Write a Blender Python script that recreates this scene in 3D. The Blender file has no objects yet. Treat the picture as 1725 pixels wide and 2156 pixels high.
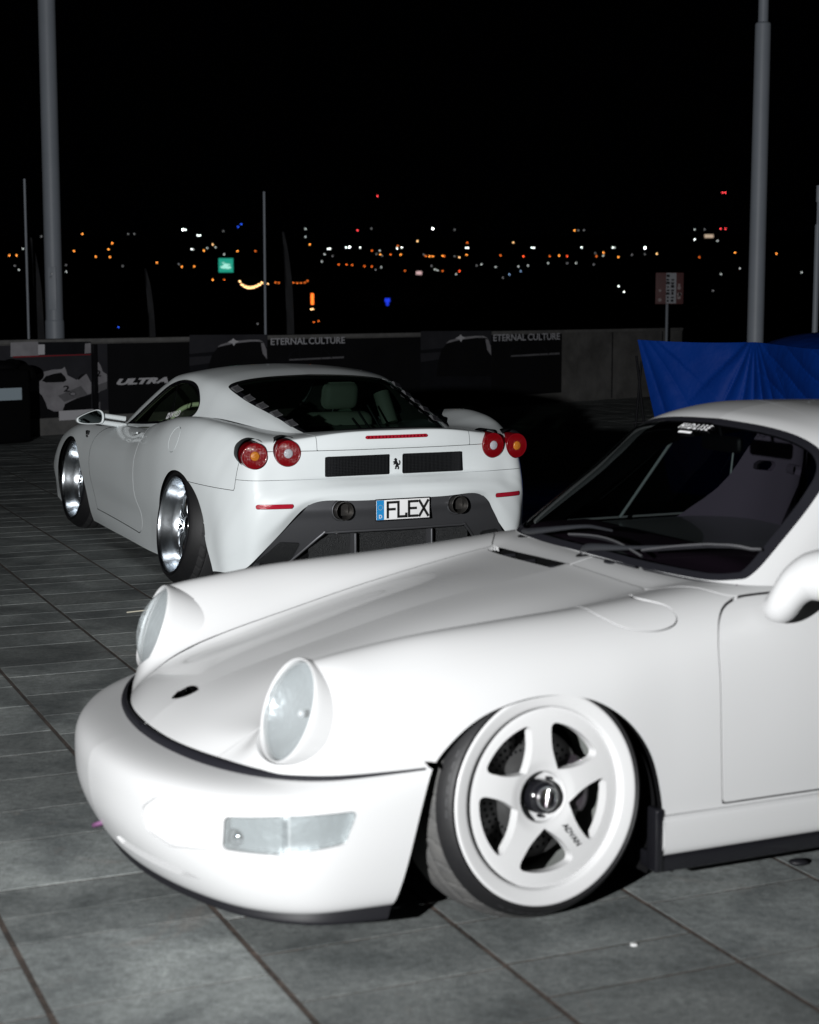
import bpy, math, random
import numpy as np
from mathutils import Vector, Matrix

R = math.radians
SC = bpy.context.scene
COL = SC.collection
rng = random.Random(7)

# ------------------------------------------------------------------ camera
cam = bpy.data.cameras.new('camera')
cam.sensor_fit = 'HORIZONTAL'
cam.sensor_width = 24.0
cam.lens = 24.0 * 3582 / 1725
cam.clip_start = 0.1
cam.clip_end = 6000
cam.dof.use_dof = True
cam.dof.focus_distance = 9.3
cam.dof.aperture_fstop = 3.4
camo = bpy.data.objects.new('camera', cam)
COL.objects.link(camo)
camo.location = (0, 0, 1.534)
camo.rotation_euler = (R(90 - 7.1), 0, 0)
SC.camera = camo

# ------------------------------------------------------------------ night sky
w = bpy.data.worlds.new('World'); SC.world = w; w.use_nodes = True
bg = w.node_tree.nodes['Background']
bg.inputs[0].default_value = (0.10, 0.13, 0.20, 1)
bg.inputs[1].default_value = 0.0008

# ------------------------------------------------------------------ flash (stands left of and behind the camera)
fl = bpy.data.lights.new('camera_flash', 'SPOT')
fl.energy = 5000
fl.color = (0.985, 0.995, 1.0)
fl.shadow_soft_size = 0.045
fl.spot_size = R(88); fl.spot_blend = 1.0
flo = bpy.data.objects.new('camera_flash', fl); COL.objects.link(flo)
flo.location = (-2.12, -1.3, 1.88)
flo.rotation_euler = Vector((math.sin(R(15)), math.cos(R(15)), math.tan(R(9)))).to_track_quat('-Z', 'Y').to_euler()

SC.view_settings.view_transform = 'Standard'
SC.view_settings.look = 'None'
SC.view_settings.exposure = 0
SC.view_settings.gamma = 1
SC.view_settings.use_curve_mapping = False
SC.cycles.use_denoising = True
SC.cycles.max_bounces = 10
SC.cycles.transparent_max_bounces = 16
SC.cycles.sample_clamp_indirect = 4
SC.cycles.caustics_reflective = False
SC.cycles.caustics_refractive = False

# ------------------------------------------------------------------ materials
def mat(name, col=(.5, .5, .5), rough=.5, metal=0., coat=0., spec=.5, noise=None, bump=None, emit=None, coat_rough=.03):
    m = bpy.data.materials.new(name); m.use_nodes = True
    nt = m.node_tree; b = nt.nodes['Principled BSDF']
    b.inputs['Base Color'].default_value = (*col, 1)
    b.inputs['Roughness'].default_value = rough
    b.inputs['Metallic'].default_value = metal
    b.inputs['Specular IOR Level'].default_value = spec
    b.inputs['Coat Weight'].default_value = coat
    b.inputs['Coat Roughness'].default_value = coat_rough
    tc = nt.nodes.new('ShaderNodeTexCoord')
    if noise:                                   # (scale, amount, second colour)
        n = nt.nodes.new('ShaderNodeTexNoise'); n.inputs['Scale'].default_value = noise[0]
        n.inputs['Detail'].default_value = 6; n.inputs['Roughness'].default_value = .65
        nt.links.new(tc.outputs['Object'], n.inputs['Vector'])
        r = nt.nodes.new('ShaderNodeValToRGB'); r.color_ramp.elements[0].position = .35; r.color_ramp.elements[1].position = .68
        r.color_ramp.elements[0].color = (*noise[2], 1); r.color_ramp.elements[1].color = (*col, 1)
        nt.links.new(n.outputs['Fac'], r.inputs['Fac'])
        mx = nt.nodes.new('ShaderNodeMix'); mx.data_type = 'RGBA'; mx.inputs['Factor'].default_value = noise[1]
        mx.inputs['A'].default_value = (*col, 1); nt.links.new(r.outputs['Color'], mx.inputs['B'])
        nt.links.new(mx.outputs['Result'], b.inputs['Base Color'])
    if bump:                                    # (scale, strength, distance)
        n = nt.nodes.new('ShaderNodeTexNoise'); n.inputs['Scale'].default_value = bump[0]
        n.inputs['Detail'].default_value = 5
        nt.links.new(tc.outputs['Object'], n.inputs['Vector'])
        bp = nt.nodes.new('ShaderNodeBump'); bp.inputs['Strength'].default_value = bump[1]; bp.inputs['Distance'].default_value = bump[2]
        nt.links.new(n.outputs['Fac'], bp.inputs['Height']); nt.links.new(bp.outputs['Normal'], b.inputs['Normal'])
    if emit:
        b.inputs['Emission Color'].default_value = (*emit[0], 1); b.inputs['Emission Strength'].default_value = emit[1]
    return m

def glass(name, tint, refl=1.0, rough=0.0, haze=None):
    m = bpy.data.materials.new(name); m.use_nodes = True
    nt = m.node_tree; nt.nodes.clear()
    out = nt.nodes.new('ShaderNodeOutputMaterial')
    tr = nt.nodes.new('ShaderNodeBsdfTransparent'); tr.inputs[0].default_value = (*tint, 1)
    gl = nt.nodes.new('ShaderNodeBsdfGlossy'); gl.inputs['Roughness'].default_value = rough
    lw = nt.nodes.new('ShaderNodeLayerWeight'); lw.inputs[0].default_value = .5      # grazing reflection, same from both faces of the pane
    po = nt.nodes.new('ShaderNodeMath'); po.operation = 'POWER'; po.inputs[1].default_value = 5
    mu = nt.nodes.new('ShaderNodeMath'); mu.operation = 'MULTIPLY_ADD'; mu.inputs[1].default_value = .94 * refl; mu.inputs[2].default_value = .04 * refl
    nt.links.new(lw.outputs['Facing'], po.inputs[0])
    mx = nt.nodes.new('ShaderNodeMixShader')
    nt.links.new(po.outputs[0], mu.inputs[0]); nt.links.new(mu.outputs[0], mx.inputs[0])
    src = tr.outputs[0]
    if haze:                                    # moulded lens: part of the light is scattered by the ribs
        df = nt.nodes.new('ShaderNodeBsdfDiffuse'); df.inputs[0].default_value = (*haze[1], 1)
        m2 = nt.nodes.new('ShaderNodeMixShader'); m2.inputs[0].default_value = haze[0]
        nt.links.new(tr.outputs[0], m2.inputs[1]); nt.links.new(df.outputs[0], m2.inputs[2]); src = m2.outputs[0]
    nt.links.new(src, mx.inputs[1]); nt.links.new(gl.outputs[0], mx.inputs[2])
    nt.links.new(mx.outputs[0], out.inputs[0])
    return m

M = {}
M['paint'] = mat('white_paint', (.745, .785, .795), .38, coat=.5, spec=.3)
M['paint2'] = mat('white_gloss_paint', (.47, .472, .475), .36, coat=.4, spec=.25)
M['black'] = mat('black_trim', (.008, .008, .010), .5, spec=.3)
M['blackgloss'] = mat('gloss_black', (.008, .008, .01), .12, coat=.5)
M['rubber'] = mat('rubber', (.007, .007, .010), .6, spec=.25, bump=(180, .25, .002))
M['tyre'] = mat('tyre_rubber', (.007, .007, .008), .55, spec=.35, noise=(14, .5, (.013, .0125, .0125)), bump=(160, .3, .002))
M['tread'] = mat('tyre_tread', (.085, .083, .08), .8, noise=(25, .8, (.05, .05, .05)), bump=(120, .5, .003))
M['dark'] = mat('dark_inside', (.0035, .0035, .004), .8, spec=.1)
M['silver'] = mat('silver_trim', (.42, .42, .43), .4, metal=.1)
M['steel'] = mat('steel', (.42, .42, .43), .3, metal=1)
M['chrome'] = mat('chrome', (.82, .83, .85), .06, metal=1, bump=(30, .06, .004))
M['grey'] = mat('grey_plastic', (.10, .10, .11), .5)
M['seat'] = mat('seat_cloth', (.22, .17, .235), .9, bump=(300, .3, .002))
M['dash'] = mat('dash_leather', (.095, .050, .085), .55, bump=(200, .3, .002))
M['cage'] = mat('cage_tube', (.45, .50, .50), .35)

# ------------------------------------------------------------------ objects
def link(o, parent=None):
    COL.objects.link(o)
    if parent: o.parent = parent
    return o

def tag(o, label=None, cat=None, group=None, kind=None):
    if label: o['label'] = label
    if cat: o['category'] = cat
    if group: o['group'] = group
    if kind: o['kind'] = kind
    return o

def empty(name, loc=(0, 0, 0), rz=0, label=None, cat=None, group=None):
    o = bpy.data.objects.new(name, None); link(o)
    o.location = loc; o.rotation_euler = (0, 0, rz); o.empty_display_size = .2
    return tag(o, label, cat, group)

class G:
    """triangle/quad soup with normals: V (n,3), F list of arrays, N (n,3) or None"""
    def __init__(s, V, T, N=None):
        s.V = np.asarray(V, float).reshape(-1, 3); s.T = np.asarray(T, int).reshape(-1, 3)
        s.N = None if N is None else np.asarray(N, float).reshape(-1, 3)
    def keep(s, r):
        if hasattr(s, 'cut'): r.cut = s.cut.copy()
        return r
    def mirror(s):
        k = np.array([1, -1, 1.])
        return s.keep(G(s.V * k, s.T[:, ::-1], None if s.N is None else s.N * k))
    def xf(s, mtx):
        A = np.array(mtx)
        N = None if s.N is None else s.N @ np.linalg.inv(A[:3, :3])
        return s.keep(G(s.V @ A[:3, :3].T + A[:3, 3], s.T, N))
    def offset(s, d): return s.keep(G(s.V + s.N * d, s.T, s.N))

def join(*gs):
    V = []; T = []; N = []; k = 0
    for g in gs:
        V.append(g.V); T.append(g.T + k); k += len(g.V)
        N.append(g.N if g.N is not None else np.zeros_like(g.V))
    return G(np.concatenate(V), np.concatenate(T), np.concatenate(N))

def put(name, g, m, parent=None, smooth=True, loc=None):
    me = bpy.data.meshes.new(name)
    V = g.V
    me.from_pydata(V.tolist(), [], g.T.tolist())
    if smooth:
        me.polygons.foreach_set('use_smooth', [True] * len(me.polygons))
        if g.N is not None and len(g.N) == len(V):
            n = np.linalg.norm(g.N, axis=1, keepdims=True)
            if (n > 1e-6).all():
                me.normals_split_custom_set_from_vertices((g.N / n).tolist())
    me.materials.append(m)
    me.update()
    o = bpy.data.objects.new(name, me)
    return link(o, parent)

# ------------------------------------------------------------------ splines and lofts
def nspline(t, P, q):
    """natural cubic spline through P (n,k) at t, evaluated at q"""
    t = np.asarray(t, float); P = np.asarray(P, float); q = np.asarray(q, float)
    if P.ndim == 1: P = P[:, None]; flat = True
    else: flat = False
    n = len(t); h = np.diff(t)
    if n == 2:
        a = np.clip((q - t[0]) / h[0], 0, 1)[:, None]; r = P[0] * (1 - a) + P[1] * a
        return r[:, 0] if flat else r
    A = np.zeros((n, n)); B = np.zeros_like(P)
    A[0, 0] = A[-1, -1] = 1
    for i in range(1, n - 1):
        A[i, i - 1] = h[i - 1]; A[i, i] = 2 * (h[i - 1] + h[i]); A[i, i + 1] = h[i]
        B[i] = 6 * ((P[i + 1] - P[i]) / h[i] - (P[i] - P[i - 1]) / h[i - 1])
    Mm = np.linalg.solve(A, B)
    i = np.clip(np.searchsorted(t, q) - 1, 0, n - 2)
    hh = h[i][:, None]; a = (t[i + 1] - q)[:, None] / hh; b = (q - t[i])[:, None] / hh
    r = a * P[i] + b * P[i + 1] + ((a ** 3 - a) * Mm[i] + (b ** 3 - b) * Mm[i + 1]) * hh ** 2 / 6
    return r[:, 0] if flat else r

def pchip(t, P, q):
    """shape-preserving cubic through P (n,k)"""
    t = np.asarray(t, float); P = np.asarray(P, float); q = np.asarray(q, float)
    flat = P.ndim == 1
    if flat: P = P[:, None]
    h = np.diff(t)[:, None]; d = np.diff(P, axis=0) / h
    m = np.zeros_like(P)
    if len(t) > 2:
        w1 = 2 * h[1:] + h[:-1]; w2 = h[1:] + 2 * h[:-1]
        with np.errstate(divide='ignore', invalid='ignore'):
            hm = (w1 + w2) / (w1 / d[:-1] + w2 / d[1:])
        m[1:-1] = np.where(d[:-1] * d[1:] > 0, hm, 0)
    m[0] = d[0]; m[-1] = d[-1]
    i = np.clip(np.searchsorted(t, q) - 1, 0, len(t) - 2)
    hh = h[i]; s = ((q - t[i])[:, None]) / hh
    r = (2 * s ** 3 - 3 * s ** 2 + 1) * P[i] + (s ** 3 - 2 * s ** 2 + s) * hh * m[i] + (-2 * s ** 3 + 3 * s ** 2) * P[i + 1] + (s ** 3 - s ** 2) * hh * m[i + 1]
    return r[:, 0] if flat else r

def gridmesh(S, flip=False):
    nu, nv = S.shape[:2]
    du = np.gradient(S, axis=0); dv = np.gradient(S, axis=1)
    N = np.cross(du, dv); N /= np.maximum(np.linalg.norm(N, axis=2, keepdims=True), 1e-12)
    i, j = np.meshgrid(np.arange(nu - 1), np.arange(nv - 1), indexing='ij')
    a = (i * nv + j).ravel(); b = a + 1; c = a + nv; d = c + 1
    T = np.concatenate([np.stack([a, c, d], 1), np.stack([a, d, b], 1)])
    if flip: T = T[:, ::-1]; N = -N
    return G(S.reshape(-1, 3), T, N.reshape(-1, 3))

def loft(curves, tq, nv, interp='n', vinterp='n', tv=None, flip=False, sm=0):
    """curves: per column a list of (t, x, y, z); smooth in t, then across the columns"""
    tq = np.asarray(tq, float)
    f = nspline if interp == 'n' else pchip
    Cc = np.stack([f([p[0] for p in c], [p[1:] for p in c], tq) for c in curves], 1)   # (nu, M, 3)
    for _ in range(sm):
        Cc[1:-1] = .25 * Cc[:-2] + .5 * Cc[1:-1] + .25 * Cc[2:]
    if tv is None:
        d = np.linalg.norm(np.diff(Cc, axis=1), axis=2).mean(0); tv = np.concatenate([[0], np.cumsum(np.sqrt(d))])
    q = np.linspace(tv[0], tv[-1], nv)
    q = np.unique(np.concatenate([q, tv]))
    g = nspline if vinterp == 'n' else pchip
    S = np.stack([g(tv, Cc[i], q) for i in range(len(tq))], 0)
    return gridmesh(S, flip), S

def clip(g, f):
    """keep f >= 0; the new edge runs exactly along f = 0. Returns (mesh, ids of vertices on the cut)"""
    f = np.where(np.abs(f) < 1e-7, 1e-7, f)
    T = g.T; pos = f[T] > 0; k = pos.sum(1)
    keep = T[k == 3]
    cut = []; E = []
    def rot(mask, first):
        t = T[mask]; p = pos[mask]
        idx = np.argmax(p if first else ~p, axis=1)
        return np.stack([t[np.arange(len(t)), (idx + s) % 3] for s in range(3)], 1)
    t1 = rot(k == 1, True); t2 = rot(k == 2, False)
    ed = np.concatenate([t1[:, [0, 1]], t1[:, [0, 2]], t2[:, [0, 1]], t2[:, [0, 2]]]) if len(t1) + len(t2) else np.zeros((0, 2), int)
    if len(ed) == 0:
        return compact(G(g.V, keep, g.N), np.zeros(len(g.V), bool))
    key = np.sort(ed, 1); u, inv = np.unique(key, axis=0, return_inverse=True); inv = inv.ravel()
    a = (f[u[:, 0]] / (f[u[:, 0]] - f[u[:, 1]]))[:, None]
    nv = g.V[u[:, 0]] * (1 - a) + g.V[u[:, 1]] * a
    nn = g.N[u[:, 0]] * (1 - a) + g.N[u[:, 1]] * a
    base = len(g.V); n1 = len(t1); n2 = len(t2)
    e = inv + base
    A, B = e[:n1], e[n1:2 * n1]; Cc, D = e[2 * n1:2 * n1 + n2], e[2 * n1 + n2:]
    out = [keep, np.stack([t1[:, 0], A, B], 1), np.stack([Cc, t2[:, 1], t2[:, 2]], 1), np.stack([Cc, t2[:, 2], D], 1)]
    V = np.concatenate([g.V, nv]); N = np.concatenate([g.N, nn])
    onc = np.zeros(len(V), bool); onc[base:] = True
    return compact(G(V, np.concatenate(out), N), onc)

def compact(g, flag):
    used = np.zeros(len(g.V), bool); used[g.T.ravel()] = True
    idx = np.cumsum(used) - 1
    r = G(g.V[used], idx[g.T], g.N[used])
    r.cut = flag[used]
    return r

def flange(g, depth, only_cut=True, direction=None):
    """fold the border of a panel inwards so that it has thickness"""
    T = g.T
    e = np.concatenate([T[:, [0, 1]], T[:, [1, 2]], T[:, [2, 0]]])
    key = np.sort(e, 1); u, inv, cnt = np.unique(key, axis=0, return_inverse=True, return_counts=True)
    b = e[cnt[inv.ravel()] == 1]
    if only_cut and hasattr(g, 'cut'):
        b = b[g.cut[b[:, 0]] & g.cut[b[:, 1]]]
    if len(b) == 0: return g
    n = len(b)
    P0, P1 = g.V[b[:, 0]], g.V[b[:, 1]]
    N0, N1 = g.N[b[:, 0]], g.N[b[:, 1]]
    if direction is not None:
        D0 = D1 = np.asarray(direction, float)
    else: D0, D1 = -N0, -N1
    Q0, Q1 = P0 + D0 * depth, P1 + D1 * depth
    fn = np.cross(P1 - P0, Q0 - P0); fn = -fn / np.maximum(np.linalg.norm(fn, axis=1, keepdims=True), 1e-12)
    V = np.concatenate([P0, P1, Q0, Q1]); i = np.arange(n)
    F = np.concatenate([np.stack([i + n, i, i + 2 * n], 1), np.stack([i + n, i + 2 * n, i + 3 * n], 1)])
    nn = np.cross(V[F[:n, 1]] - V[F[:n, 0]], V[F[:n, 2]] - V[F[:n, 0]])
    nn /= np.maximum(np.linalg.norm(nn, axis=1, keepdims=True), 1e-12)
    return join(g, G(V, F, np.concatenate([nn, nn, nn, nn])))

def strip(g, depth, direction):
    """only the folded-in wall of the latest cut"""
    n = len(g.T); f = flange(g, depth, True, direction)
    if f is g: return None
    T = f.T[n:]; used = np.unique(T); idx = np.zeros(len(f.V), int); idx[used] = np.arange(len(used))
    return G(f.V[used], idx[T], f.N[used])

def sdf(P, poly):
    """signed distance of points P (n,2) to a closed polygon: negative inside"""
    poly = np.asarray(poly, float); P = np.asarray(P, float)
    A = poly; B = np.roll(poly, -1, 0)
    d = np.full(len(P), 1e9); ins = np.zeros(len(P), bool)
    for a, b in zip(A, B):
        ab = b - a; ap = P - a
        t = np.clip((ap @ ab) / max(ab @ ab, 1e-12), 0, 1)
        d = np.minimum(d, np.linalg.norm(ap - t[:, None] * ab, axis=1))
        c = ((a[1] > P[:, 1]) != (b[1] > P[:, 1]))
        with np.errstate(divide='ignore', invalid='ignore'):
            xx = (b[0] - a[0]) * (P[:, 1] - a[1]) / (b[1] - a[1]) + a[0]
        ins ^= c & (P[:, 0] < xx)
    return np.where(ins, -d, d)

def smoothpoly(pts, n=12):
    """closed Catmull-Rom through pts; a point given as (x, y, 1) is a sharp corner"""
    k = len(pts); out = []
    P = [np.array(p[:2], float) for p in pts]; sh = [len(p) > 2 for p in pts]
    for i in range(k):
        p0, p1, p2, p3 = P[i - 1], P[i], P[(i + 1) % k], P[(i + 2) % k]
        m1 = (p2 - p0) / 2 if not sh[i] else (p2 - p1)
        m2 = (p3 - p1) / 2 if not sh[(i + 1) % k] else (p2 - p1)
        if sh[i] and sh[(i + 1) % k]:
            out.append(p1); continue
        for s in np.arange(n) / n:
            out.append((2 * s ** 3 - 3 * s ** 2 + 1) * p1 + (s ** 3 - 2 * s ** 2 + s) * m1 + (-2 * s ** 3 + 3 * s ** 2) * p2 + (s ** 3 - s ** 2) * m2)
    return np.array(out)

def rounded(pts, r, n=6):
    """polygon with corners rounded by radius r"""
    k = len(pts); out = []
    for i in range(k):
        a, b, c = (np.array(pts[(i + d) % k], float) for d in (-1, 0, 1))
        u = a - b; v = c - b; lu, lv = np.linalg.norm(u), np.linalg.norm(v)
        rr = min(r, lu * .45, lv * .45)
        p, q = b + u / lu * rr, b + v / lv * rr
        for s in np.linspace(0, 1, n):
            out.append((1 - s) ** 2 * p + 2 * s * (1 - s) * b + s * s * q)
    return np.array(out)

# ------------------------------------------------------------------ simple solids (all return G)
def box(x0, x1, y0, y1, z0, z1, bev=0):
    if bev <= 0:
        c = [(x, y, z) for x in (x0, x1) for y in (y0, y1) for z in (z0, z1)]
        q = [(0, 1, 3, 2), (4, 6, 7, 5), (0, 4, 5, 1), (2, 3, 7, 6), (0, 2, 6, 4), (1, 5, 7, 3)]
        V = []; T = []; N = []
        for f in q:
            k = len(V); V += [c[i] for i in f]; T += [(k, k + 1, k + 2), (k, k + 2, k + 3)]
            n = np.cross(np.subtract(c[f[1]], c[f[0]]), np.subtract(c[f[2]], c[f[0]])); n = n / np.linalg.norm(n); N += [n] * 4
        return G(V, T, N)
    import bmesh
    bm = bmesh.new(); bmesh.ops.create_cube(bm, size=1)
    bmesh.ops.scale(bm, vec=(x1 - x0, y1 - y0, z1 - z0), verts=bm.verts)
    bmesh.ops.translate(bm, vec=((x0 + x1) / 2, (y0 + y1) / 2, (z0 + z1) / 2), verts=bm.verts)
    bmesh.ops.bevel(bm, geom=bm.edges[:], offset=bev, segments=3, profile=.5, affect='EDGES')
    return frombm(bm)

def frombm(bm):
    import bmesh
    bmesh.ops.triangulate(bm, faces=bm.faces)
    bm.normal_update(); bm.verts.ensure_lookup_table(); bm.verts.index_update()
    V = [v.co[:] for v in bm.verts]; N = [v.normal[:] for v in bm.verts]
    T = [[v.index for v in f.verts] for f in bm.faces]; bm.free()
    return G(V, T, N)

def lathe(prof, seg=64, axis='y', a0=0, a1=2 * math.pi, smooth=True):
    """prof: (r, h) pairs; spins round the axis (h along it)"""
    a = np.linspace(a0, a1, seg + 1)
    prof = np.asarray(prof, float)
    r, h = prof[:, 0][None], prof[:, 1][None]
    c, s = np.cos(a)[:, None], np.sin(a)[:, None]
    if axis == 'y': S = np.stack([r * c, h + 0 * c, r * s], 2)
    elif axis == 'x': S = np.stack([h + 0 * c, r * c, r * s], 2)
    else: S = np.stack([r * c, r * s, h + 0 * c], 2)
    g = gridmesh(S)
    if abs(a1 - a0 - 2 * math.pi) < 1e-6:       # seam normals agree
        n = len(prof); N = g.N.reshape(seg + 1, n, 3); m = N[0] + N[-1]; N[0] = N[-1] = m / np.maximum(np.linalg.norm(m, axis=1, keepdims=True), 1e-9)
        g.N = N.reshape(-1, 3)
    return g

def tube(pts, r, seg=10, caps=True):
    pts = np.asarray(pts, float); n = len(pts)
    rr = np.full(n, r) if np.isscalar(r) else np.asarray(r, float)
    d = np.gradient(pts, axis=0); d /= np.linalg.norm(d, axis=1, keepdims=True)
    up = np.array([0, 0, 1.]) if abs(d[0][2]) < .9 else np.array([1., 0, 0])
    S = []
    for p, t, q in zip(pts, d, rr):
        x = np.cross(up, t); x /= np.linalg.norm(x); y = np.cross(t, x); up = y
        a = np.linspace(0, 2 * math.pi, seg + 1)
        S.append(p + q * (np.cos(a)[:, None] * x + np.sin(a)[:, None] * y))
    g = gridmesh(np.array(S), flip=False)
    gs = [g]
    if caps:
        for k, sgn in ((0, -1), (n - 1, 1)):
            ring = S[k][:-1]; V = np.concatenate([[pts[k]], ring]); m = len(ring)
            T = [[0, 1 + i, 1 + (i + 1) % m] for i in range(m)]
            if sgn < 0: T = [t[::-1] for t in T]
            gs.append(G(V, T, np.tile(d[k] * sgn, (len(V), 1))))
    return join(*gs)

def ellipsoid(c, r, nu=24, nv=16):
    u = np.linspace(0, 2 * math.pi, nu + 1)[:, None]; v = np.linspace(0, math.pi, nv + 1)[None]
    n = np.stack([np.cos(u) * np.sin(v), np.sin(u) * np.sin(v), np.cos(v) + 0 * u], 2)
    S = n * np.array(r) + np.array(c)
    g = gridmesh(S, flip=True); nn = (n / np.array(r)).reshape(-1, 3); g.N = nn / np.linalg.norm(nn, axis=1, keepdims=True)
    return g

def plate(poly, z0, z1, ax='xy'):
    """extruded polygon (convex or not): bottom z0, top z1; ax gives the plane it lies in"""
    import bmesh
    bm = bmesh.new()
    def p3(p, h):
        return {'xy': (p[0], p[1], h), 'xz': (p[0], h, p[1]), 'yz': (h, p[0], p[1])}[ax]
    a = [bm.verts.new(p3(p, z0)) for p in poly]; b = [bm.verts.new(p3(p, z1)) for p in poly]
    n = len(poly)
    bm.faces.new(a[::-1]); bm.faces.new(b)
    for i in range(n): bm.faces.new((a[i], a[(i + 1) % n], b[(i + 1) % n], b[i]))
    bmesh.ops.recalc_face_normals(bm, faces=bm.faces)
    bmesh.ops.triangulate(bm, faces=bm.faces)
    V = []; T = []; N = []
    for f in bm.faces:
        k = len(V); V += [v.co[:] for v in f.verts]; N += [f.normal[:]] * 3; T.append((k, k + 1, k + 2))
    bm.free()
    return G(V, T, N)

def text(s, size, depth=.002, shear=0, spacing=1, bold=0):
    """lettering as a mesh in the xy plane, centred"""
    cu = bpy.data.curves.new('lettering', 'FONT'); cu.body = s; cu.size = size; cu.extrude = depth / 2
    cu.align_x = 'CENTER'; cu.align_y = 'CENTER'; cu.shear = shear; cu.space_character = spacing; cu.offset = bold
    cu.resolution_u = 4
    o = bpy.data.objects.new('lettering', cu); COL.objects.link(o)
    dg = bpy.context.evaluated_depsgraph_get(); dg.update()
    me = bpy.data.meshes.new_from_object(o.evaluated_get(dg))
    me.calc_loop_triangles()
    V = np.array([v.co[:] for v in me.vertices]); Tt = np.array([t.vertices[:] for t in me.loop_triangles])
    bpy.data.objects.remove(o); bpy.data.curves.remove(cu); bpy.data.meshes.remove(me)
    return G(V, Tt, None)

def mtx(x, y, z, o):
    """4x4 with given axes (columns) and origin"""
    m = np.eye(4); m[:3, 0] = x; m[:3, 1] = y; m[:3, 2] = z; m[:3, 3] = o
    return m
def unit(v): v = np.asarray(v, float); return v / np.linalg.norm(v)
M['reflector'] = mat('lamp_reflector', (.46,.48,.49), .26, metal=.6, bump=(26,.7,.007))
M['lensclear'] = glass('clear_lens', (.9,.94,.95), 1.0, haze=(.26,(.40,.425,.43)))
M['lensribbed'] = glass('ribbed_lens', (.92,.95,.96), 1.0, haze=(.17,(.55,.575,.58)))
M['tow'] = mat('tow_strap', (.15,.06,.14), .6)
M['glassfront'] = glass('windscreen_glass', (.235,.255,.255), .4)
M['glassside'] = glass('side_glass', (.10,.12,.11), .8)
M['wheelpaint'] = mat('wheel_paint', (.53,.53,.532), .4, bump=(90,.05,.001), coat=.5, spec=.35)
M['barrel'] = mat('barrel_metal', (.20,.21,.20), .5, metal=.3)
M['disc'] = mat('brake_disc', (.09,.09,.09), .4, metal=.6)
M['caliper'] = mat('brake_caliper', (.03,.025,.03), .4)
M['wiper'] = mat('wiper_arm', (.014,.015,.018), .5)
M['wiperhi'] = mat('wiper_frame', (.06,.06,.064), .4)
M['whiteprint'] = mat('white_print', (.75,.75,.76), .6)
M['polish'] = mat('polished_metal', (.76,.80,.84), .19, metal=1, bump=(22,.14,.006))
M['barreldark'] = mat('barrel_dark', (.03,.03,.035), .4, metal=.5)
M['copper'] = mat('brake_disc_tan', (.42,.33,.25), .45)
M['treaddark'] = mat('tyre_tread_dark', (.016,.016,.017), .75, bump=(120,.4,.003))
M['carbon'] = mat('grille_wire', (.018,.019,.021), .45)
M['carbonmesh'] = mat('mesh_panel', (.010,.011,.012), .5, bump=(260,1.0,.006))
M['valance'] = mat('valance_paint', (.135,.137,.147), .44, metal=.7, spec=.4)
M['pipe'] = mat('tail_pipe_metal', (.10,.095,.09), .4, metal=.8)
M['redring'] = mat('lamp_red_plastic', (.18,.003,.007), .25, coat=.25)
M['redlens'] = mat('lamp_red_lens', (.17,.0015,.004), .28, coat=.1, spec=.3, bump=(70,.5,.004))
M['redreflector'] = mat('red_reflector', (.40,.012,.03), .15, coat=.8, bump=(220,.4,.002))
M['amber'] = mat('amber_core', (.50,.17,.02), .2, coat=.8, bump=(120,.8,.004))
M['clearcore'] = mat('clear_core', (.42,.43,.46), .2, coat=.8, bump=(120,.8,.004))
M['platewhite'] = mat('plate_white', (.90,.90,.90), .4)
M['plateblue'] = mat('plate_blue', (.02,.27,.62), .4)
M['platetext'] = mat('plate_text', (.01,.01,.01), .5)
M['starcol'] = mat('plate_stars', (.55,.5,.2), .5)
M['glassrear'] = glass('rear_glass', (.20,.25,.235), .8)
M['glassside2'] = glass('side_pane', (.62,.70,.58), .8)
M['glassdark'] = glass('near_opaque_glass', (.03,.04,.045), .8)  # darkness put into the tint, so the view through these panes stays black
M['louvre'] = mat('louvre_plastic', (.085,.085,.09), .5)
M['mirrorglass'] = mat('mirror_silver', (.16,.19,.19), .02, metal=1)
M['liner'] = mat('roof_lining', (.10,.11,.09), .9)
M['cream'] = mat('cream_leather', (.46,.50,.40), .6)
M['flag'] = mat('flag_cloth', (.011,.012,.016), .8, noise=(9, 1.0, (.008,.008,.009)))
M['pr_sign'] = mat('sign_red', (.11,.025,.025), .6, noise=(9, .8, (.08,.03,.03)))
M['pr_white2'] = mat('sign_white', (.32,.33,.36), .6)
M['pr_mid2'] = mat('sign_patch', (.30,.24,.24), .6)
M['tarp'] = mat('blue_tarpaulin', (.0012,.034,.235), .6, spec=.12, bump=(5,.5,.04), noise=(1.5,.6,(.0008,.022,.17)))
M['tyrehi'] = mat('tyre_relief', (.02,.02,.022), .5)
# ------------------------------------------------------------------ wheels (axis along +y, outer face at y = 0)
def tyre_mesh(prof, groove_y, seg=360, every=6, depth=.006, width=1, slant=0):
    """tyre by spinning prof; every few degrees a sipe is pressed into the shoulder rows between groove_y[0] and [1]"""
    g = lathe(prof, seg, 'y')
    n = len(prof); V = g.V.reshape(seg + 1, n, 3)
    for i in range(seg + 1):
        for k in range(n):
            y = prof[k][1]
            if groove_y[0] <= y <= groove_y[1]:
                j = int(i + slant * (y - groove_y[0]) / (groove_y[1] - groove_y[0])) % every
                if j < width:
                    V[i, k, [0, 2]] *= 1 - depth / prof[k][0]
    S = V; gg = gridmesh(S)
    if (gg.N * g.N).sum() < 0: gg = G(gg.V, gg.T[:, ::-1], -gg.N)
    return gg

def outward(g, c=(0, 0, 0)):
    """make lathe normals point away from the axis"""
    r = g.V - np.array(c); r[:, 1] = 0
    if (g.N * r).sum() < 0: return G(g.V, g.T[:, ::-1], -g.N)
    return g

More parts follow.
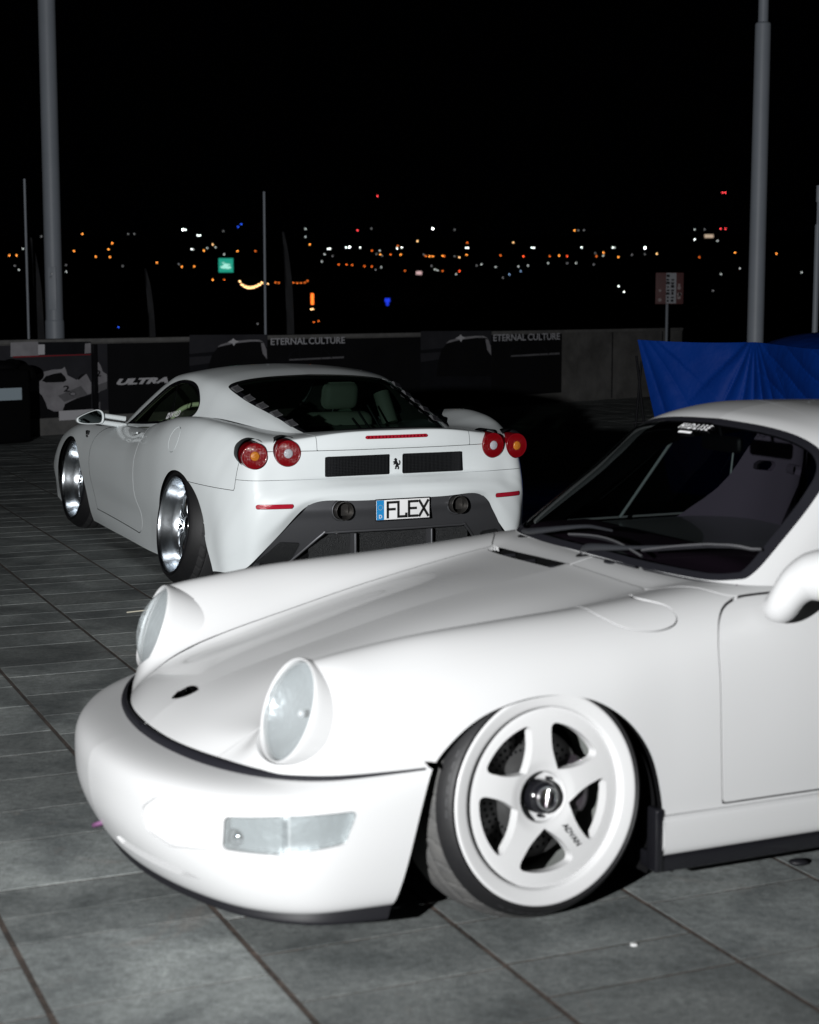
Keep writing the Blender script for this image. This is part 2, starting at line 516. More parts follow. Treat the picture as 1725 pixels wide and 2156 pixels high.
def spoke_wheel(parent, loc, camber, steer, mirror):
    r = bpy.data.objects.new('wheel', None); link(r, parent)
    m = Matrix.Translation(loc) @ Matrix.Rotation(steer, 4, 'Z') @ Matrix.Rotation(camber, 4, 'X')
    if mirror: m = Matrix.Translation(loc) @ Matrix.Rotation(math.pi + steer, 4, 'Z') @ Matrix.Rotation(camber, 4, 'X')
    r.matrix_local = m
    W = M['wheelpaint']
    K = 1.072                                   # rim and face grow outwards, the tyre stays the same
    kx = lambda q: [(r_ * K, y_) for r_, y_ in q]
    # outer lip and barrel
    lip = [(.236, -.19), (.215, -.17), (.214, -.06), (.232, -.018), (.2465, -.013), (.2475, -.006), (.2465, -.001), (.243, .0012), (.238, .0008), (.217, -.004), (.2125, -.006), (.2095, -.010), (.2075, -.026)]
    put('rim', lathe(kx(lip), 120, 'y'), W, r)
    inner = [(.2065, -.03), (.205, -.06), (.205, -.19)]
    put('barrel', lathe(kx(inner), 80, 'y'), M['barrel'], r)
    # five-spoke face: a dished disc with five openings cut through it
    nr, na = 60, 360
    rr = np.linspace(.0622, .2078, nr); aa = np.linspace(0, 2 * math.pi, na + 1)
    yy = pchip([.05, .065, .09, .13, .18, .195, .2078], [-.027, -.024, -.019, -.0175, -.019, -.0205, -.024], rr)
    S = np.stack([np.cos(aa)[:, None] * rr, yy + 0 * aa[:, None], np.sin(aa)[:, None] * rr], 2)
    face = gridmesh(S)
    if face.N[5][1] < 0: face = G(face.V, face.T[:, ::-1], -face.N)
    rad = np.hypot(face.V[:, 0], face.V[:, 2]); ang = np.arctan2(face.V[:, 2], face.V[:, 0])
    rel = (ang - R(90) + R(36)) % R(72) - R(36)             # 0 on a spoke
    dist = rad * np.abs(np.sin(rel))
    wd = .0262 + .024 * (1 - np.clip((rad - .060) / .072, 0, 1)) ** 2 + .010 * np.clip((rad - .15) / .03, 0, 1) ** 2
    def smax(a, b, k): h = np.clip(.5 + .5 * (a - b) / k, 0, 1); return b + (a - b) * h + k * h * (1 - h)
    hole = smax(smax(rad - .1735, wd - dist, .012), .066 - rad, .012)
    face = clip(face, hole)
    # soften the edge: lower the rim of each opening a little and round its shading
    face.V = face.V * [K, 1, K]
    fl1 = flange(face, .032, direction=(0, -1, 0))
    put('spokes', fl1, W, r)
    put('centre_bowl', lathe([(.0668, -.0235), (.0645, -.024), (.063, -.028), (.059, -.050), (.02, -.052)], 56, 'y'), W, r)
    nut = put('centre_nut', lathe([(.043, -.05), (.042, -.022), (.038, -.012), (.0285, -.008)], 40, 'y'), M['blackgloss'], r)
    put('nut_ring', lathe([(.029, -.009), (.0285, -.001), (.026, .002), (.0215, .001), (.020, -.006), (.019, -.03)], 40, 'y'), M['chrome'], nut)
    put('nut_core', lathe([(.0195, -.026), (.0005, -.026)], 30, 'y'), M['black'], nut)
    put('nut_bar', tube([(-.004, -.004, .020), (.006, -.002, -.019)], .0013, 6), M['chrome'], nut)
    for k in range(5):
        a = R(90 + 36 + 72 * k)
        put('wheel_bolt', ellipsoid((.0505 * math.cos(a), -.045, .0505 * math.sin(a)), (.0048, .014, .0048), 10, 8), M['blackgloss'], r)
    a = R(90 + 144)
    tx = text('ADVAN', .021, .0008, shear=.3, bold=.0004)
    ux = np.array([math.cos(a), 0, math.sin(a)]); uy = -np.array([-math.sin(a), 0, math.cos(a)])
    put('wheel_lettering', tx.xf(mtx(ux, uy, np.cross(ux, uy), .127 * ux + np.array([0, -.0165, 0]))), M['black'], r, smooth=False)
    # tyre
    tp = [(.236, -.012), (.2475, -.0125), (.2490, -.002), (.2515, .0025), (.2555, .0035), (.2610, .0010), (.2680, -.0050), (.2760, -.013), (.2840, -.024), (.2900, -.036)]
    sc_ = lambda q: [(.2475 * K + (r_ - .2475) * (.317 - .2475 * K) / (.317 - .2475) if r_ > .2475 else r_ * K, y_) for r_, y_ in q]
    tp = sc_(tp)
    put('tyre', lathe(tp, 140, 'y'), M['tyre'], r)
    tr = [(.2900, -.036), (.2965, -.047), (.3010, -.056), (.3045, -.065), (.3070, -.073), (.3080, -.077), (.3010, -.080), (.3012, -.088), (.3110, -.091), (.3145, -.105), (.3160, -.114), (.3100, -.117), (.3100, -.126), (.3165, -.129), (.3175, -.155), (.317, -.18), (.312, -.20), (.30, -.212), (.27, -.215), (.236, -.19)]
    tr = sc_(tr)
    put('tread', tyre_mesh(tr, (-.074, -.036), 420, 14, .006, 1, 6), M['tread'], r)
    rb = []
    for k in range(60):
        if k % 15 in (0, 1, 2, 3, 4, 5):
            a0 = R(90) + 2 * math.pi * k / 60; rr_ = .2795
            c_ = np.array([rr_ * math.cos(a0), -.0072, rr_ * math.sin(a0)]); er = unit([math.cos(a0), -.55, math.sin(a0)]); et = np.array([-math.sin(a0), 0, math.cos(a0)])
            rb.append(box(-.009, .009, -.0055, .0055, -.0012, .0012).xf(mtx(et, er, np.cross(et, er), c_)))
    put('sidewall_relief', join(*rb), M['tyrehi'], r)
    # brake disc and caliper
    bd = put('brake_disc', lathe([(.165, -.115), (.165, -.098), (.09, -.098), (.088, -.075), (.02, -.075)], 64, 'y'), M['disc'], r)
    gs = []
    for k in range(48):
        for q, rr_ in enumerate((.108, .126, .144)):
            a = 2 * math.pi * (k + q * .33) / 48
            gs.append(lathe([(.0042, -.0972), (.0001, -.0972)], 8, 'y')); gs[-1].V += [rr_ * math.cos(a), 0, rr_ * math.sin(a)]
    if not mirror: put('disc_holes', join(*gs), M['dark'], bd)
    ca = []
    for k, a in enumerate(np.linspace(R(150), R(205), 9)):
        ca.append((math.cos(a) * .135, -.085, math.sin(a) * .135))
    put('brake_caliper', tube(ca, [.026, .034, .036, .036, .036, .036, .036, .034, .026], 10), M['caliper'], r)
    put('caliper_bolt', ellipsoid((-.145, -.047, .035), (.008, .006, .02), 10, 8), M['steel'], r)
    return r
# ------------------------------------------------------------------ the place, in world metres (camera stands at x = 0, y = 0)
F_, PITCH, HC = 3582., R(7.1), 1.534
def ray(u, v):
    a = (u - 862.5) / F_; b = (v - 1078.) / F_
    return np.array([a, math.cos(PITCH) - b * math.sin(PITCH), -math.sin(PITCH) - b * math.cos(PITCH)])
def at_depth(u, v, y):
    d = ray(u, v); t = y / d[1]; return np.array([d[0] * t, y, HC + d[2] * t])

def stone_mat(name, a, b, c):
    """slate paving: cloudy tone, fine grain, a tone of its own for each stone"""
    m = bpy.data.materials.new(name); m.use_nodes = True
    nt = m.node_tree; bs = nt.nodes['Principled BSDF']; L = nt.links.new
    geo = nt.nodes.new('ShaderNodeNewGeometry')
    info = nt.nodes.new('ShaderNodeObjectInfo')
    def noise(scale, det, rough=.6, dist=0):
        n = nt.nodes.new('ShaderNodeTexNoise'); n.inputs['Scale'].default_value = scale; n.inputs['Detail'].default_value = det
        n.inputs['Roughness'].default_value = rough; n.inputs['Distortion'].default_value = dist
        L(geo.outputs['Position'], n.inputs['Vector']); return n
    n1 = noise(2.6, 5, .6, .6); n2 = noise(38, 6, .75); n3 = noise(170, 3, .8)
    r1 = nt.nodes.new('ShaderNodeValToRGB'); e = r1.color_ramp.elements
    e[0].position = .34; e[0].color = (*a, 1); e[1].position = .68; e[1].color = (*b, 1)
    L(n1.outputs['Fac'], r1.inputs['Fac'])
    # rusty brown stains
    n4 = noise(2.3, 5, .75, 1.5); r4 = nt.nodes.new('ShaderNodeValToRGB'); r4.color_ramp.elements[0].position = .60; r4.color_ramp.elements[1].position = .78
    L(n4.outputs['Fac'], r4.inputs['Fac'])
    mx = nt.nodes.new('ShaderNodeMix'); mx.data_type = 'RGBA'; mx.inputs['B'].default_value = (*c, 1)
    mu = nt.nodes.new('ShaderNodeMath'); mu.operation = 'MULTIPLY'; mu.inputs[1].default_value = .55
    L(r4.outputs['Color'], mu.inputs[0]); L(mu.outputs[0], mx.inputs['Factor']); L(r1.outputs['Color'], mx.inputs['A'])
    # grain
    def mult(src, n, lo, hi):
        mr = nt.nodes.new('ShaderNodeMapRange'); mr.inputs['To Min'].default_value = lo; mr.inputs['To Max'].default_value = hi
        mr.inputs['From Min'].default_value = .25; mr.inputs['From Max'].default_value = .75
        L(n, mr.inputs['Value'])
        v = nt.nodes.new('ShaderNodeVectorMath'); v.operation = 'SCALE'; L(src, v.inputs[0]); L(mr.outputs[0], v.inputs['Scale']); return v.outputs[0]
    c1 = mult(mx.outputs['Result'], n2.outputs['Fac'], .50, 1.50)
    c2 = mult(c1, n3.outputs['Fac'], .55, 1.5)
    ro = nt.nodes.new('ShaderNodeMapRange'); ro.inputs['To Min'].default_value = .74; ro.inputs['To Max'].default_value = 1.28
    L(info.outputs['Random'], ro.inputs['Value'])
    v = nt.nodes.new('ShaderNodeVectorMath'); v.operation = 'SCALE'; L(c2, v.inputs[0]); L(ro.outputs[0], v.inputs['Scale'])
    L(v.outputs[0], bs.inputs['Base Color'])
    bs.inputs['Roughness'].default_value = .72; bs.inputs['Specular IOR Level'].default_value = .3
    ad = nt.nodes.new('ShaderNodeMath'); ad.operation = 'MULTIPLY_ADD'; ad.inputs[1].default_value = .35
    L(n3.outputs['Fac'], ad.inputs[0]); L(n2.outputs['Fac'], ad.inputs[2])
    bp = nt.nodes.new('ShaderNodeBump'); bp.inputs['Strength'].default_value = .55; bp.inputs['Distance'].default_value = .006
    L(ad.outputs[0], bp.inputs['Height']); L(bp.outputs[0], bs.inputs['Normal'])
    return m

def build_ground():
    M['stone'] = stone_mat('slate_paver', (.092, .102, .103), (.235, .252, .247), (.235, .19, .165))
    M['joint'] = mat('joint_soil', (.085, .062, .050), .95, noise=(11, .95, (.018, .014, .011)), bump=(60, .8, .01))
    M['night_soil'] = mat('night_soil', (.03, .03, .03), .95)
    gr = put('ground', G([(-3000, -60, -.30), (3000, -60, -.30), (3000, 55, -.30), (-3000, 55, -.30)], [(0, 1, 2), (0, 2, 3)], np.tile([0, 0, 1.], (4, 1))), M['night_soil'])
    tag(gr, kind='structure')
    pv = put('paving', box(-14, 14, -8, 30, -.2, -.0014), M['joint']); tag(pv, kind='structure')
    # pavers run in rows along a = (-.397, .918); b is the direction across the rows
    a = np.array([-.397, .918]); b = np.array([.918, .397]); org = .682; wid = .5135
    known = {0: [3.558, 3.970, 4.151, 4.360, 4.767], 1: [3.382, 3.674, 3.93], 2: [3.19, 3.398, 3.676]}
    rg = random.Random(11)
    cand = []
    for k in range(-16, 26):
        p0 = org + k * wid; ks = known.get(k, [])
        qs = []
        if ks:
            q = ks[0]
            while q > -3: q -= rg.choice((.21, .29, .29, .41)); qs.append(q)
            qs = qs[::-1] + ks
        else: qs = [-3 + rg.random() * .3]
        while qs[-1] < 31: qs.append(qs[-1] + rg.choice((.17, .21, .21, .29, .29, .35, .41)))
        for q0, q1 in zip(qs[:-1], qs[1:]): cand.append((p0, p0 + wid, q0, q1))
    meshes = {}
    near = []; far = []
    for p0, p1, q0, q1 in cand:
        c = b * (p0 + p1) / 2 + a * (q0 + q1) / 2
        if c[1] < -6 or c[1] > 29: continue
        # seen by the camera?
        if c[1] > 2.8:
            u = 862.5 + F_ * c[0] / (c[1] * math.cos(PITCH) + HC * math.sin(PITCH))
            v = 1078 + F_ * math.tan(math.atan2(HC, c[1]) - PITCH)
        else: u, v = 9e9, 9e9
        vis = -160 < u < 1885 and v < 2330
        # covered by the near car
        behind = (v < 1890 and u > 480) or (v < 1800 and u > 300 and v > 1260)
        if vis and not behind and c[1] < 11.5: near.append((c[1], p0, p1, q0, q1, c))
        elif c[1] > -2 and abs(c[0]) < 9: far.append((p0, p1, q0, q1, c))
    near.sort(key=lambda t: t[0])
    for t in near[300:]: far.append(t[1:])
    near = near[:300]
    def slab(wx, wy):
        key = (round(wx, 3), round(wy, 3))
        if key not in meshes:
            import bmesh
            bm = bmesh.new(); bmesh.ops.create_cube(bm, size=1)
            bmesh.ops.scale(bm, vec=(wx, wy, .05), verts=bm.verts); bmesh.ops.translate(bm, vec=(0, 0, -.025), verts=bm.verts)
            me = bpy.data.meshes.new('paver'); bm.to_mesh(me); bm.free(); me.materials.append(M['stone']); meshes[key] = me
        return meshes[key]
    ang = math.atan2(b[1], b[0])
    for y, p0, p1, q0, q1, c in near:
        me = slab(p1 - p0 - .017, q1 - q0 - rg.choice((.007, .009, .012)))
        o = bpy.data.objects.new('paver', me); link(o, pv)
        o.location = (c[0], c[1], rg.uniform(-.0003, .0003)); o.rotation_euler = (rg.uniform(-.0008, .0008), rg.uniform(-.0006, .0006), ang + rg.uniform(-.002, .002))
    V = []; T = []
    for p0, p1, q0, q1, c in far:
        z = rg.uniform(-.0006, .0006); k = len(V)
        e = .008; f = .005
        for pp, qq in ((p0 + e, q0 + f), (p1 - e, q0 + f), (p1 - e, q1 - f), (p0 + e, q1 - f)):
            w_ = b * pp + a * qq; V.append((w_[0], w_[1], z)); 
        for pp, qq in ((p0 + e, q0 + f), (p1 - e, q0 + f), (p1 - e, q1 - f), (p0 + e, q1 - f)):
            w_ = b * pp + a * qq; V.append((w_[0], w_[1], -.03))
        T += [(k, k + 1, k + 2), (k, k + 2, k + 3)]
        for i in range(4): j = (i + 1) % 4; T += [(k + i, k + 4 + i, k + 4 + j), (k + i, k + 4 + j, k + j)]
    o = put('distant_paver', G(V, T), M['stone'], pv, smooth=False); tag(o, kind='stuff')
    # litter
    s = put('straw', tube([(-1.395, 8.262, .006), (-1.30, 8.29, .012), (-1.20, 8.315, .010), (-1.10, 8.35, .006)], .0035, 6), mat('straw', (.5, .47, .38), .8))
    tag(s, 'pale dry straw lying on the paving beside the right headlamp', 'straw')
    pts = at_depth(1332, 1992, 3.94)
    e = box(pts[0] - .008, pts[0] + .007, 3.908, 3.922, 0, .004, .001)
    tag(put('paper_scrap', e, mat('paper_scrap', (.7, .7, .7), .8)), 'small white scrap lying on the paving below the white wheel', 'scrap')
    e = ellipsoid((1.065, 4.50, .008), (.028, .018, .010), 12, 8)
    tag(put('rubber_scrap', e, M['black']), 'dark scrap lying on the paving below the sill', 'scrap')

def build_wall():
    A = np.array([-4.57, 19.0]); D = np.array([.714, .700]); N = np.array([.700, -.714])    # N faces the camera
    M['concrete'] = mat('concrete', (.16, .156, .152), .85, noise=(2.2, .9, (.07, .068, .066)), bump=(30, .5, .01))
    M['coping'] = mat('coping', (.20, .195, .19), .8, noise=(6, .7, (.10, .10, .10)))
    M['pr_black'] = mat('banner_black', (.007, .007, .008), .6, spec=.2, noise=(1.3, .8, (.011, .011, .013)))
    M['pr_dark'] = mat('banner_dark', (.016, .017, .021), .6, spec=.2, noise=(5, .9, (.012, .012, .015)))
    M['pr_grey'] = mat('banner_grey', (.045, .045, .053), .6, spec=.2, noise=(3, .8, (.03, .03, .036)))
    M['pr_light'] = mat('banner_light', (.42, .41, .44), .6, noise=(4, .7, (.22, .21, .23)))
    M['pr_white'] = mat('banner_white', (.70, .69, .73), .6)
    M['pr_mid'] = mat('banner_mid', (.20, .195, .21), .6, noise=(4, .7, (.13, .13, .14)))
    M['pr_red'] = mat('banner_red', (.30, .02, .03), .6)
    M['pr_text'] = mat('banner_text', (.55, .55, .59), .6)
    def sz(u, v):
        """pixel of the photograph -> (metres along the wall, height) on its face"""
        d = ray(u, v); den = d[0] * N[0] + d[1] * N[1]
        t = (A @ N) / den; p = d * t
        return (p[:2] - A) @ D, HC + p[2]
    wm = np.eye(4); wm[:3, 0] = [D[0], D[1], 0]; wm[:3, 1] = [0, 0, 1]; wm[:3, 2] = [N[0], N[1], 0]; wm[:3, 3] = [A[0], A[1], 0]
    wall = empty('concrete_wall', (A[0], A[1], 0), 0, 'long low concrete wall hung with banners behind the cars', 'wall')
    inv = Matrix.Translation((-A[0], -A[1], 0))
    s_end = sz(1437, 700)[0]
    put('wall_body', box(-6, s_end, 0, 1.045, -.30, 0).xf(wm).xf(inv), M['concrete'], wall)
    put('coping', box(-6, s_end + .02, 1.045, 1.09, -.33, .006, .004).xf(wm).xf(inv), M['coping'], wall)
    put('footing', box(-6, sz(480, 800)[0], 0, .20, 0, .05, .01).xf(wm).xf(inv), M['coping'], wall)
    # joints between the cast sections
    for u in (1290, 1395):
        s = sz(u, 720)[0]; put('wall_joint', box(s - .012, s + .012, .02, 1.04, .0, .004).xf(wm).xf(inv), M['pr_dark'], wall)
    def banner(name, u0, u1, z0, z1, m, label):
        s0, s1 = sz(u0, 740)[0], sz(u1, 740)[0]
        o = put(name, box(s0, s1, z0, z1, .012, .020).xf(wm), m)
        return tag(o, label, 'banner'), s0, s1
    def pr(parent, name, pts, lay, m):
        """flat print: polygon given in photograph pixels"""
        q = [sz(*p) for p in pts]
        return put(name, plate(q, .0205 + .0012 * lay, .0212 + .0012 * lay).xf(wm), m, parent)
    def words(parent, s, u0, u1, v, hgt, m, shear=0, lay=1, bold=.004):
        a_, za = sz(u0, v); b_, zb = sz(u1, v); tx = text(s, .2, .0008, shear=shear, bold=bold)
        w_ = tx.V[:, 0].max() - tx.V[:, 0].min(); h_ = tx.V[:, 1].max() - tx.V[:, 1].min()
        zt = (sz((u0 + u1) / 2, v - hgt / 2)[1] - sz((u0 + u1) / 2, v + hgt / 2)[1])
        tx.V[:, 0] = (tx.V[:, 0] - (tx.V[:, 0].max() + tx.V[:, 0].min()) / 2) * (b_ - a_) / w_ + (a_ + b_) / 2
        tx.V[:, 1] = (tx.V[:, 1] - (tx.V[:, 1].max() + tx.V[:, 1].min()) / 2) * zt / h_ + (za + zb) / 2
        tx.V[:, 2] = tx.V[:, 2] + .0215 + .0012 * lay
        return put('banner_lettering', tx.xf(wm), m, parent, smooth=False)
    # leftmost banner: a silver racing car, number 2
    zt = 1.03
    o, s0, s1 = banner('picture_banner', -40, 190, .21, zt, M['pr_grey'], 'picture banner of a silver racing car number 2 at the left end of the wall')
    pr(o, 'print_sky', [(20, 721), (20, 748), (189, 745), (189, 719)], 0, M['pr_dark'])
    pr(o, 'print_panel', [(20, 721), (20, 751), (78, 749), (78, 719)], 1, M['pr_light'])
    pr(o, 'print_panel', [(78, 725), (78, 747), (92, 746), (92, 725)], 1, M['pr_white'])
    pr(o, 'print_panel', [(177, 723), (176, 744), (189, 743), (189, 722)], 1, M['pr_light'])
    pr(o, 'print_line', [(25, 750), (25, 753), (189, 747), (189, 745)], 2, M['pr_red'])
    pr(o, 'print_road', [(-40, 840), (-40, 900), (189, 890), (189, 835)], 0, M['pr_black'])
    body = [(58, 815), (64, 800), (72, 790), (88, 783), (108, 778), (128, 777), (134, 772), (137, 780), (140, 790), (160, 800), (162, 794), (180, 787), (190, 806), (190, 828), (160, 838), (135, 850), (129, 866), (112, 866), (98, 860), (93, 845), (80, 825), (60, 822)]
    pr(o, 'print_racing_car', body, 1, M['pr_light'])
    pr(o, 'print_canopy', [(86, 802), (94, 792), (110, 787), (126, 784), (134, 792), (138, 800), (132, 804), (110, 805), (95, 805)], 2, M['pr_black'])
    pr(o, 'print_wheel', [(60, 826), (74, 822), (86, 832), (95, 850), (95, 866), (76, 864), (60, 845)], 2, M['pr_black'])
    pr(o, 'print_wheel', [(160, 796), (170, 788), (180, 786), (170, 794), (163, 800)], 2, M['pr_black'])
    pr(o, 'print_shadow', [(131, 866), (137, 851), (162, 840), (190, 830), (190, 862), (150, 872)], 1, M['pr_black'])
    pr(o, 'print_nose', [(120, 833), (168, 812), (182, 830), (133, 846)], 2, M['pr_mid'])
    words(o, '2', 131, 144, 818, 13, M['pr_black'], lay=3)
    ring = [(151 + 7.0 * math.cos(t), 829 + 4.2 * math.sin(t)) for t in np.linspace(0, 2 * math.pi, 22)]
    pr(o, 'print_emblem', [p for p in ring[:-1]], 3, M['pr_dark']); pr(o, 'print_emblem', [(151 + 5.6 * math.cos(t), 829 + 3.2 * math.sin(t)) for t in np.linspace(0, 2 * math.pi, 18)[:-1]], 4, M['pr_light'])
    s2 = sz(192, 740)[0]
    lb = put('name_board', box(sz(119, 880)[0], sz(191, 880)[0], .165, .275, .052, .062).xf(wm), M['pr_white'])
    tag(lb, 'white board with dark lettering at the foot of the wall below the racing car banner', 'sign')
    words(lb, 'tr', 152, 166, 875, 13, M['pr_dark'], lay=27)
    post = put('banner_post', box(sz(190.5, 740)[0], sz(197, 740)[0], 0, 1.03, .02, .07).xf(wm), M['black']); tag(post, 'dark upright post between the two racing car banners', 'post')
    o, _, _ = banner('picture_banner', 197, 224, .25, zt, M['pr_grey'], 'narrow banner strip with a piece of the racing car picture, right of the dark post')
    pr(o, 'print_racing_car', [(198, 770), (205, 762), (210, 770), (214, 782), (223, 788), (223, 818), (208, 824), (198, 834)], 1, M['pr_light'])
    pr(o, 'print_nose', [(199, 812), (223, 803), (223, 818), (200, 826)], 2, M['pr_mid'])
    words(o, '2', 200, 210, 786, 13, M['pr_black'], lay=3)
    pr(o, 'print_stripe', [(199, 845), (201, 845), (201, 868), (199, 868)], 1, M['pr_white']); pr(o, 'print_stripe', [(206, 846), (209, 846), (209, 862), (206, 862)], 1, M['pr_mid'])
    o, _, _ = banner('black_banner', 225, 396, .15, zt, M['pr_black'], 'black banner with slanted white ULTRA lettering left of the far car roof')
    words(o, 'ULTRA', 243, 352, 802, 13, M['pr_white'], shear=.35, lay=1, bold=.012)
    for k, (u0, u1, lab) in enumerate(((397, 561, 'grey picture banner of a dark car roof, left of the first ETERNAL CULTURE banner'), (884, 1033, 'grey picture banner of a dark car roof, between the two ETERNAL CULTURE banners'))):
        o, _, _ = banner('picture_banner', u0, u1, .15, zt, M['pr_dark'], lab)
        f = (u1 - u0) / 164.; v0 = 0 if k == 0 else -8
        px = lambda x, y: (u0 + x * f, y + v0)
        pr(o, 'print_haze', [px(0, 705), px(164, 704), px(164, 730), px(0, 745)], 0, M['pr_grey'])
        pr(o, 'print_track', [px(0, 752), px(60, 748), px(45, 764), px(0, 770)], 0, M['pr_mid'] if False else M['pr_grey'])
        pr(o, 'print_car', [px(36, 800), px(40, 770), px(48, 745), px(62, 729), px(92, 721), px(140, 718), px(156, 722), px(163, 740), px(163, 800)], 1, M['pr_black'])
        pr(o, 'print_roof_line', [px(58, 731), px(66, 725), px(90, 718), px(128, 715), px(146, 715), px(156, 720), px(146, 719), px(128, 719), px(92, 723), px(66, 729)], 2, M['pr_light'])
        pr(o, 'print_glint', [px(92, 712), px(96, 716), px(104, 719), px(97, 722), px(93, 728), px(89, 722), px(80, 720), px(88, 716)], 3, M['pr_white'])
        pr(o, 'print_window', [px(150, 722), px(156, 722), px(162, 736), px(163, 756), px(154, 744)], 2, M['pr_light'])
    for k, (u0, u1, t0, t1, tv, lab) in enumerate(((562, 727, (568, 644.5), (648, 724), 717.5, 'black banner with ETERNAL CULTURE in white, nearer the left flagpole'), (1034, 1181, (1037, 1105.5), (1109.5, 1177), 709.5, 'black banner with ETERNAL CULTURE in white, beside the bare concrete'))):
        o, _, _ = banner('black_banner', u0, u1, .15, zt + .005, M['pr_black'], lab)
        words(o, 'ETERNAL', *t0, tv + .8, 14, M['pr_text'], lay=1, bold=.003); words(o, 'CULTURE', *t1, tv - .8, 14, M['pr_text'], lay=1, bold=.003)
        f = (u1 - u0) / 165.; v0 = 0 if k == 0 else -8
        px = lambda x, y: (u0 + x * f, y + v0)
        pr(o, 'print_wing', [px(45, 756), px(160, 750), px(160, 754), px(45, 759)], 1, M['pr_mid'])
        for x in (66, 112): pr(o, 'print_strut', [px(x, 728), px(x + 1.5, 728), px(x + 1.5, 756), px(x, 756)], 1, M['pr_dark'])
        pr(o, 'print_arc', [px(40, 756), px(48, 742), px(60, 735), px(60, 737), px(50, 744), px(43, 756)], 1, M['pr_dark'])
        pr(o, 'print_arc', [px(136, 754), px(128, 742), px(118, 735), px(118, 737), px(126, 744), px(133, 754)], 1, M['pr_dark'])
    o, _, _ = banner('black_banner', 728, 883, .15, zt, M['pr_black'], 'plain dark banner right of the first ETERNAL CULTURE banner')

    # black covered stack at the left edge with a pale notice
    st = empty('covered_stack', (-4.42, 18.45, 0), R(44), 'black covered stack at the left edge with a pale blue notice', 'covered stack')
    q = box(-.55, .22, -.25, .25, 0, .80, .05)
    put('black_cover', q, M['dark'], st)
    lumps = [((-.35, 0, .80), (.22, .2, .09)), ((-.02, 0, .82), (.20, .2, .07)), ((.28, 0, .74), (.12, .16, .10)), ((.14, .02, .84), (.10, .10, .06))]
    put('cover_fold', join(*[ellipsoid(c, r) for c, r in lumps]), M['dark'], st)
    put('notice', box(-.40, .09, -.262, -.252, .47, .60).xf(np.eye(4)), mat('notice_paper', (.45, .55, .62), .6), st)

    # lamp posts, flag poles, feather flags, sign
    M['pole'] = mat('pole_paint', (.27, .295, .335), .5, noise=(3, .4, (.21, .235, .27)))
    def mast(name, u, v, y, r0, z0, z1, label, cat):
        p = at_depth(u, v, y); e = empty(name, (p[0], y, z0), 0, label, cat)
        return e, p
    e, p = mast('lamp_post', 115.5, 690, 20.2, .1, 1.0, 9, 'thick grey lamp post behind the left end of the wall', 'lamp post')
    put('shaft', lathe([(.102, .30), (.100, 3), (.096, 9.0)], 40, 'z'), M['pole'], e)
    put('sleeve', lathe([(.112, .06), (.112, .28), (.108, .30), (.102, .302)], 40, 'z'), M['pole'], e)
    put('base_plate', box(-.26, .26, -.20, .20, .0, .055, .006), M['pole'], e)
    q = box(-.045, .05, -.106, -.095, .42, .92, .004); put('access_door', q, M['pole'], e)
    put('door_lock', ellipsoid((0, -.104, .84), (.012, .006, .012), 10, 8), M['steel'], e)
    put('plinth', box(-.5, .5, -.3, .3, -1.0, .0), M['concrete'], e)
    b0 = put('lock_glint', ellipsoid((-.012, -.106, .80), (.010, .01, .012), 10, 8), M['chrome'], e)  # chrome bead added to stand for a small light reflection
    e, p = mast('lamp_post', 1592, 660, 20.0, .1, 0, 9, 'grey lamp post rising behind the blue tarpaulin', 'lamp post')
    put('shaft', lathe([(.098, 0), (.094, 3.2), (.090, 4.66), (.084, 4.68), (.060, 4.69)], 40, 'z'), M['pole'], e)
    put('upper_shaft', lathe([(.058, 4.68), (.056, 9)], 32, 'z'), M['pole'], e)
    e, p = mast('flag_pole', 60, 690, 19.8, .02, 0, 3, 'thin pale flagpole left of the thick lamp post', 'flagpole')
    g_ = 'thin flagpoles behind the wall'
    e['group'] = g_
    put('shaft', lathe([(.0155, 0), (.0145, 2.91), (.001, 2.915)], 14, 'z'), M['pole'], e)
    e, p = mast('flag_pole', 559, 680, 22.4, .02, 0, 3, 'thin pale flagpole behind the far car roof', 'flagpole'); e['group'] = g_
    put('shaft', lathe([(.018, 0), (.017, 2.93), (.001, 2.935)], 14, 'z'), M['pole'], e)
    e, p = mast('flag_pole', 1719, 600, 20.0, .03, 0, 3, 'stepped pale pole at the right edge of the photo', 'flagpole'); e['group'] = g_
    put('shaft', lathe([(.034, 0), (.034, 2.40), (.018, 2.41), (.018, 2.70)], 18, 'z'), M['pole'], e)
    put('pole_head', lathe([(.018, 2.66), (.030, 2.665), (.030, 2.85), (.001, 2.855)], 18, 'z'), M['pole'], e)
    for (u, v0, v1, y, wd, lab) in ((609, 488, 690, 22.6, .10, 'dark feather flag right of the middle flagpole'), (320, 565, 690, 21.2, .08, 'dark feather flag above the ULTRA banner'), (82, 500, 700, 20.6, .10, 'dark feather flag beside the thick lamp post')):
        t0 = at_depth(u, v0, y); t1 = at_depth(u, v1, y); h_ = t0[2]
        fo = empty('feather_flag', (t1[0], y, 0), 0, lab, 'flag', 'dark feather flags behind the wall')
        zs = np.linspace(.75, h_, 24)
        S = np.array([[(-.03 + wd * f_ * (1 - .75 * ((z - .75) / (h_ - .75)) ** 4) - .05 * ((z - .75) / (h_ - .75)) ** 2, .012 * math.sin(7 * z + 2 * f_), z) for f_ in np.linspace(0, 1, 6)] for z in zs])
        put('flag_cloth', gridmesh(S), M['flag'], fo)
        put('flag_pole_rod', tube([(-.03, 0, 0), (-.035, 0, h_ * .7), (-.07, 0, h_)], .006, 6), M['black'], fo)
    p = at_depth(1410, 607, 27.0)
    e = empty('sign_board', (p[0], 27.0, 0), 0, 'red and white poster sign on a thin post above the bare concrete', 'sign')
    zc = p[2]
    put('panel', box(-.22, .22, -.008, .008, zc - .245, zc + .245, .003), M['pr_sign'], e)
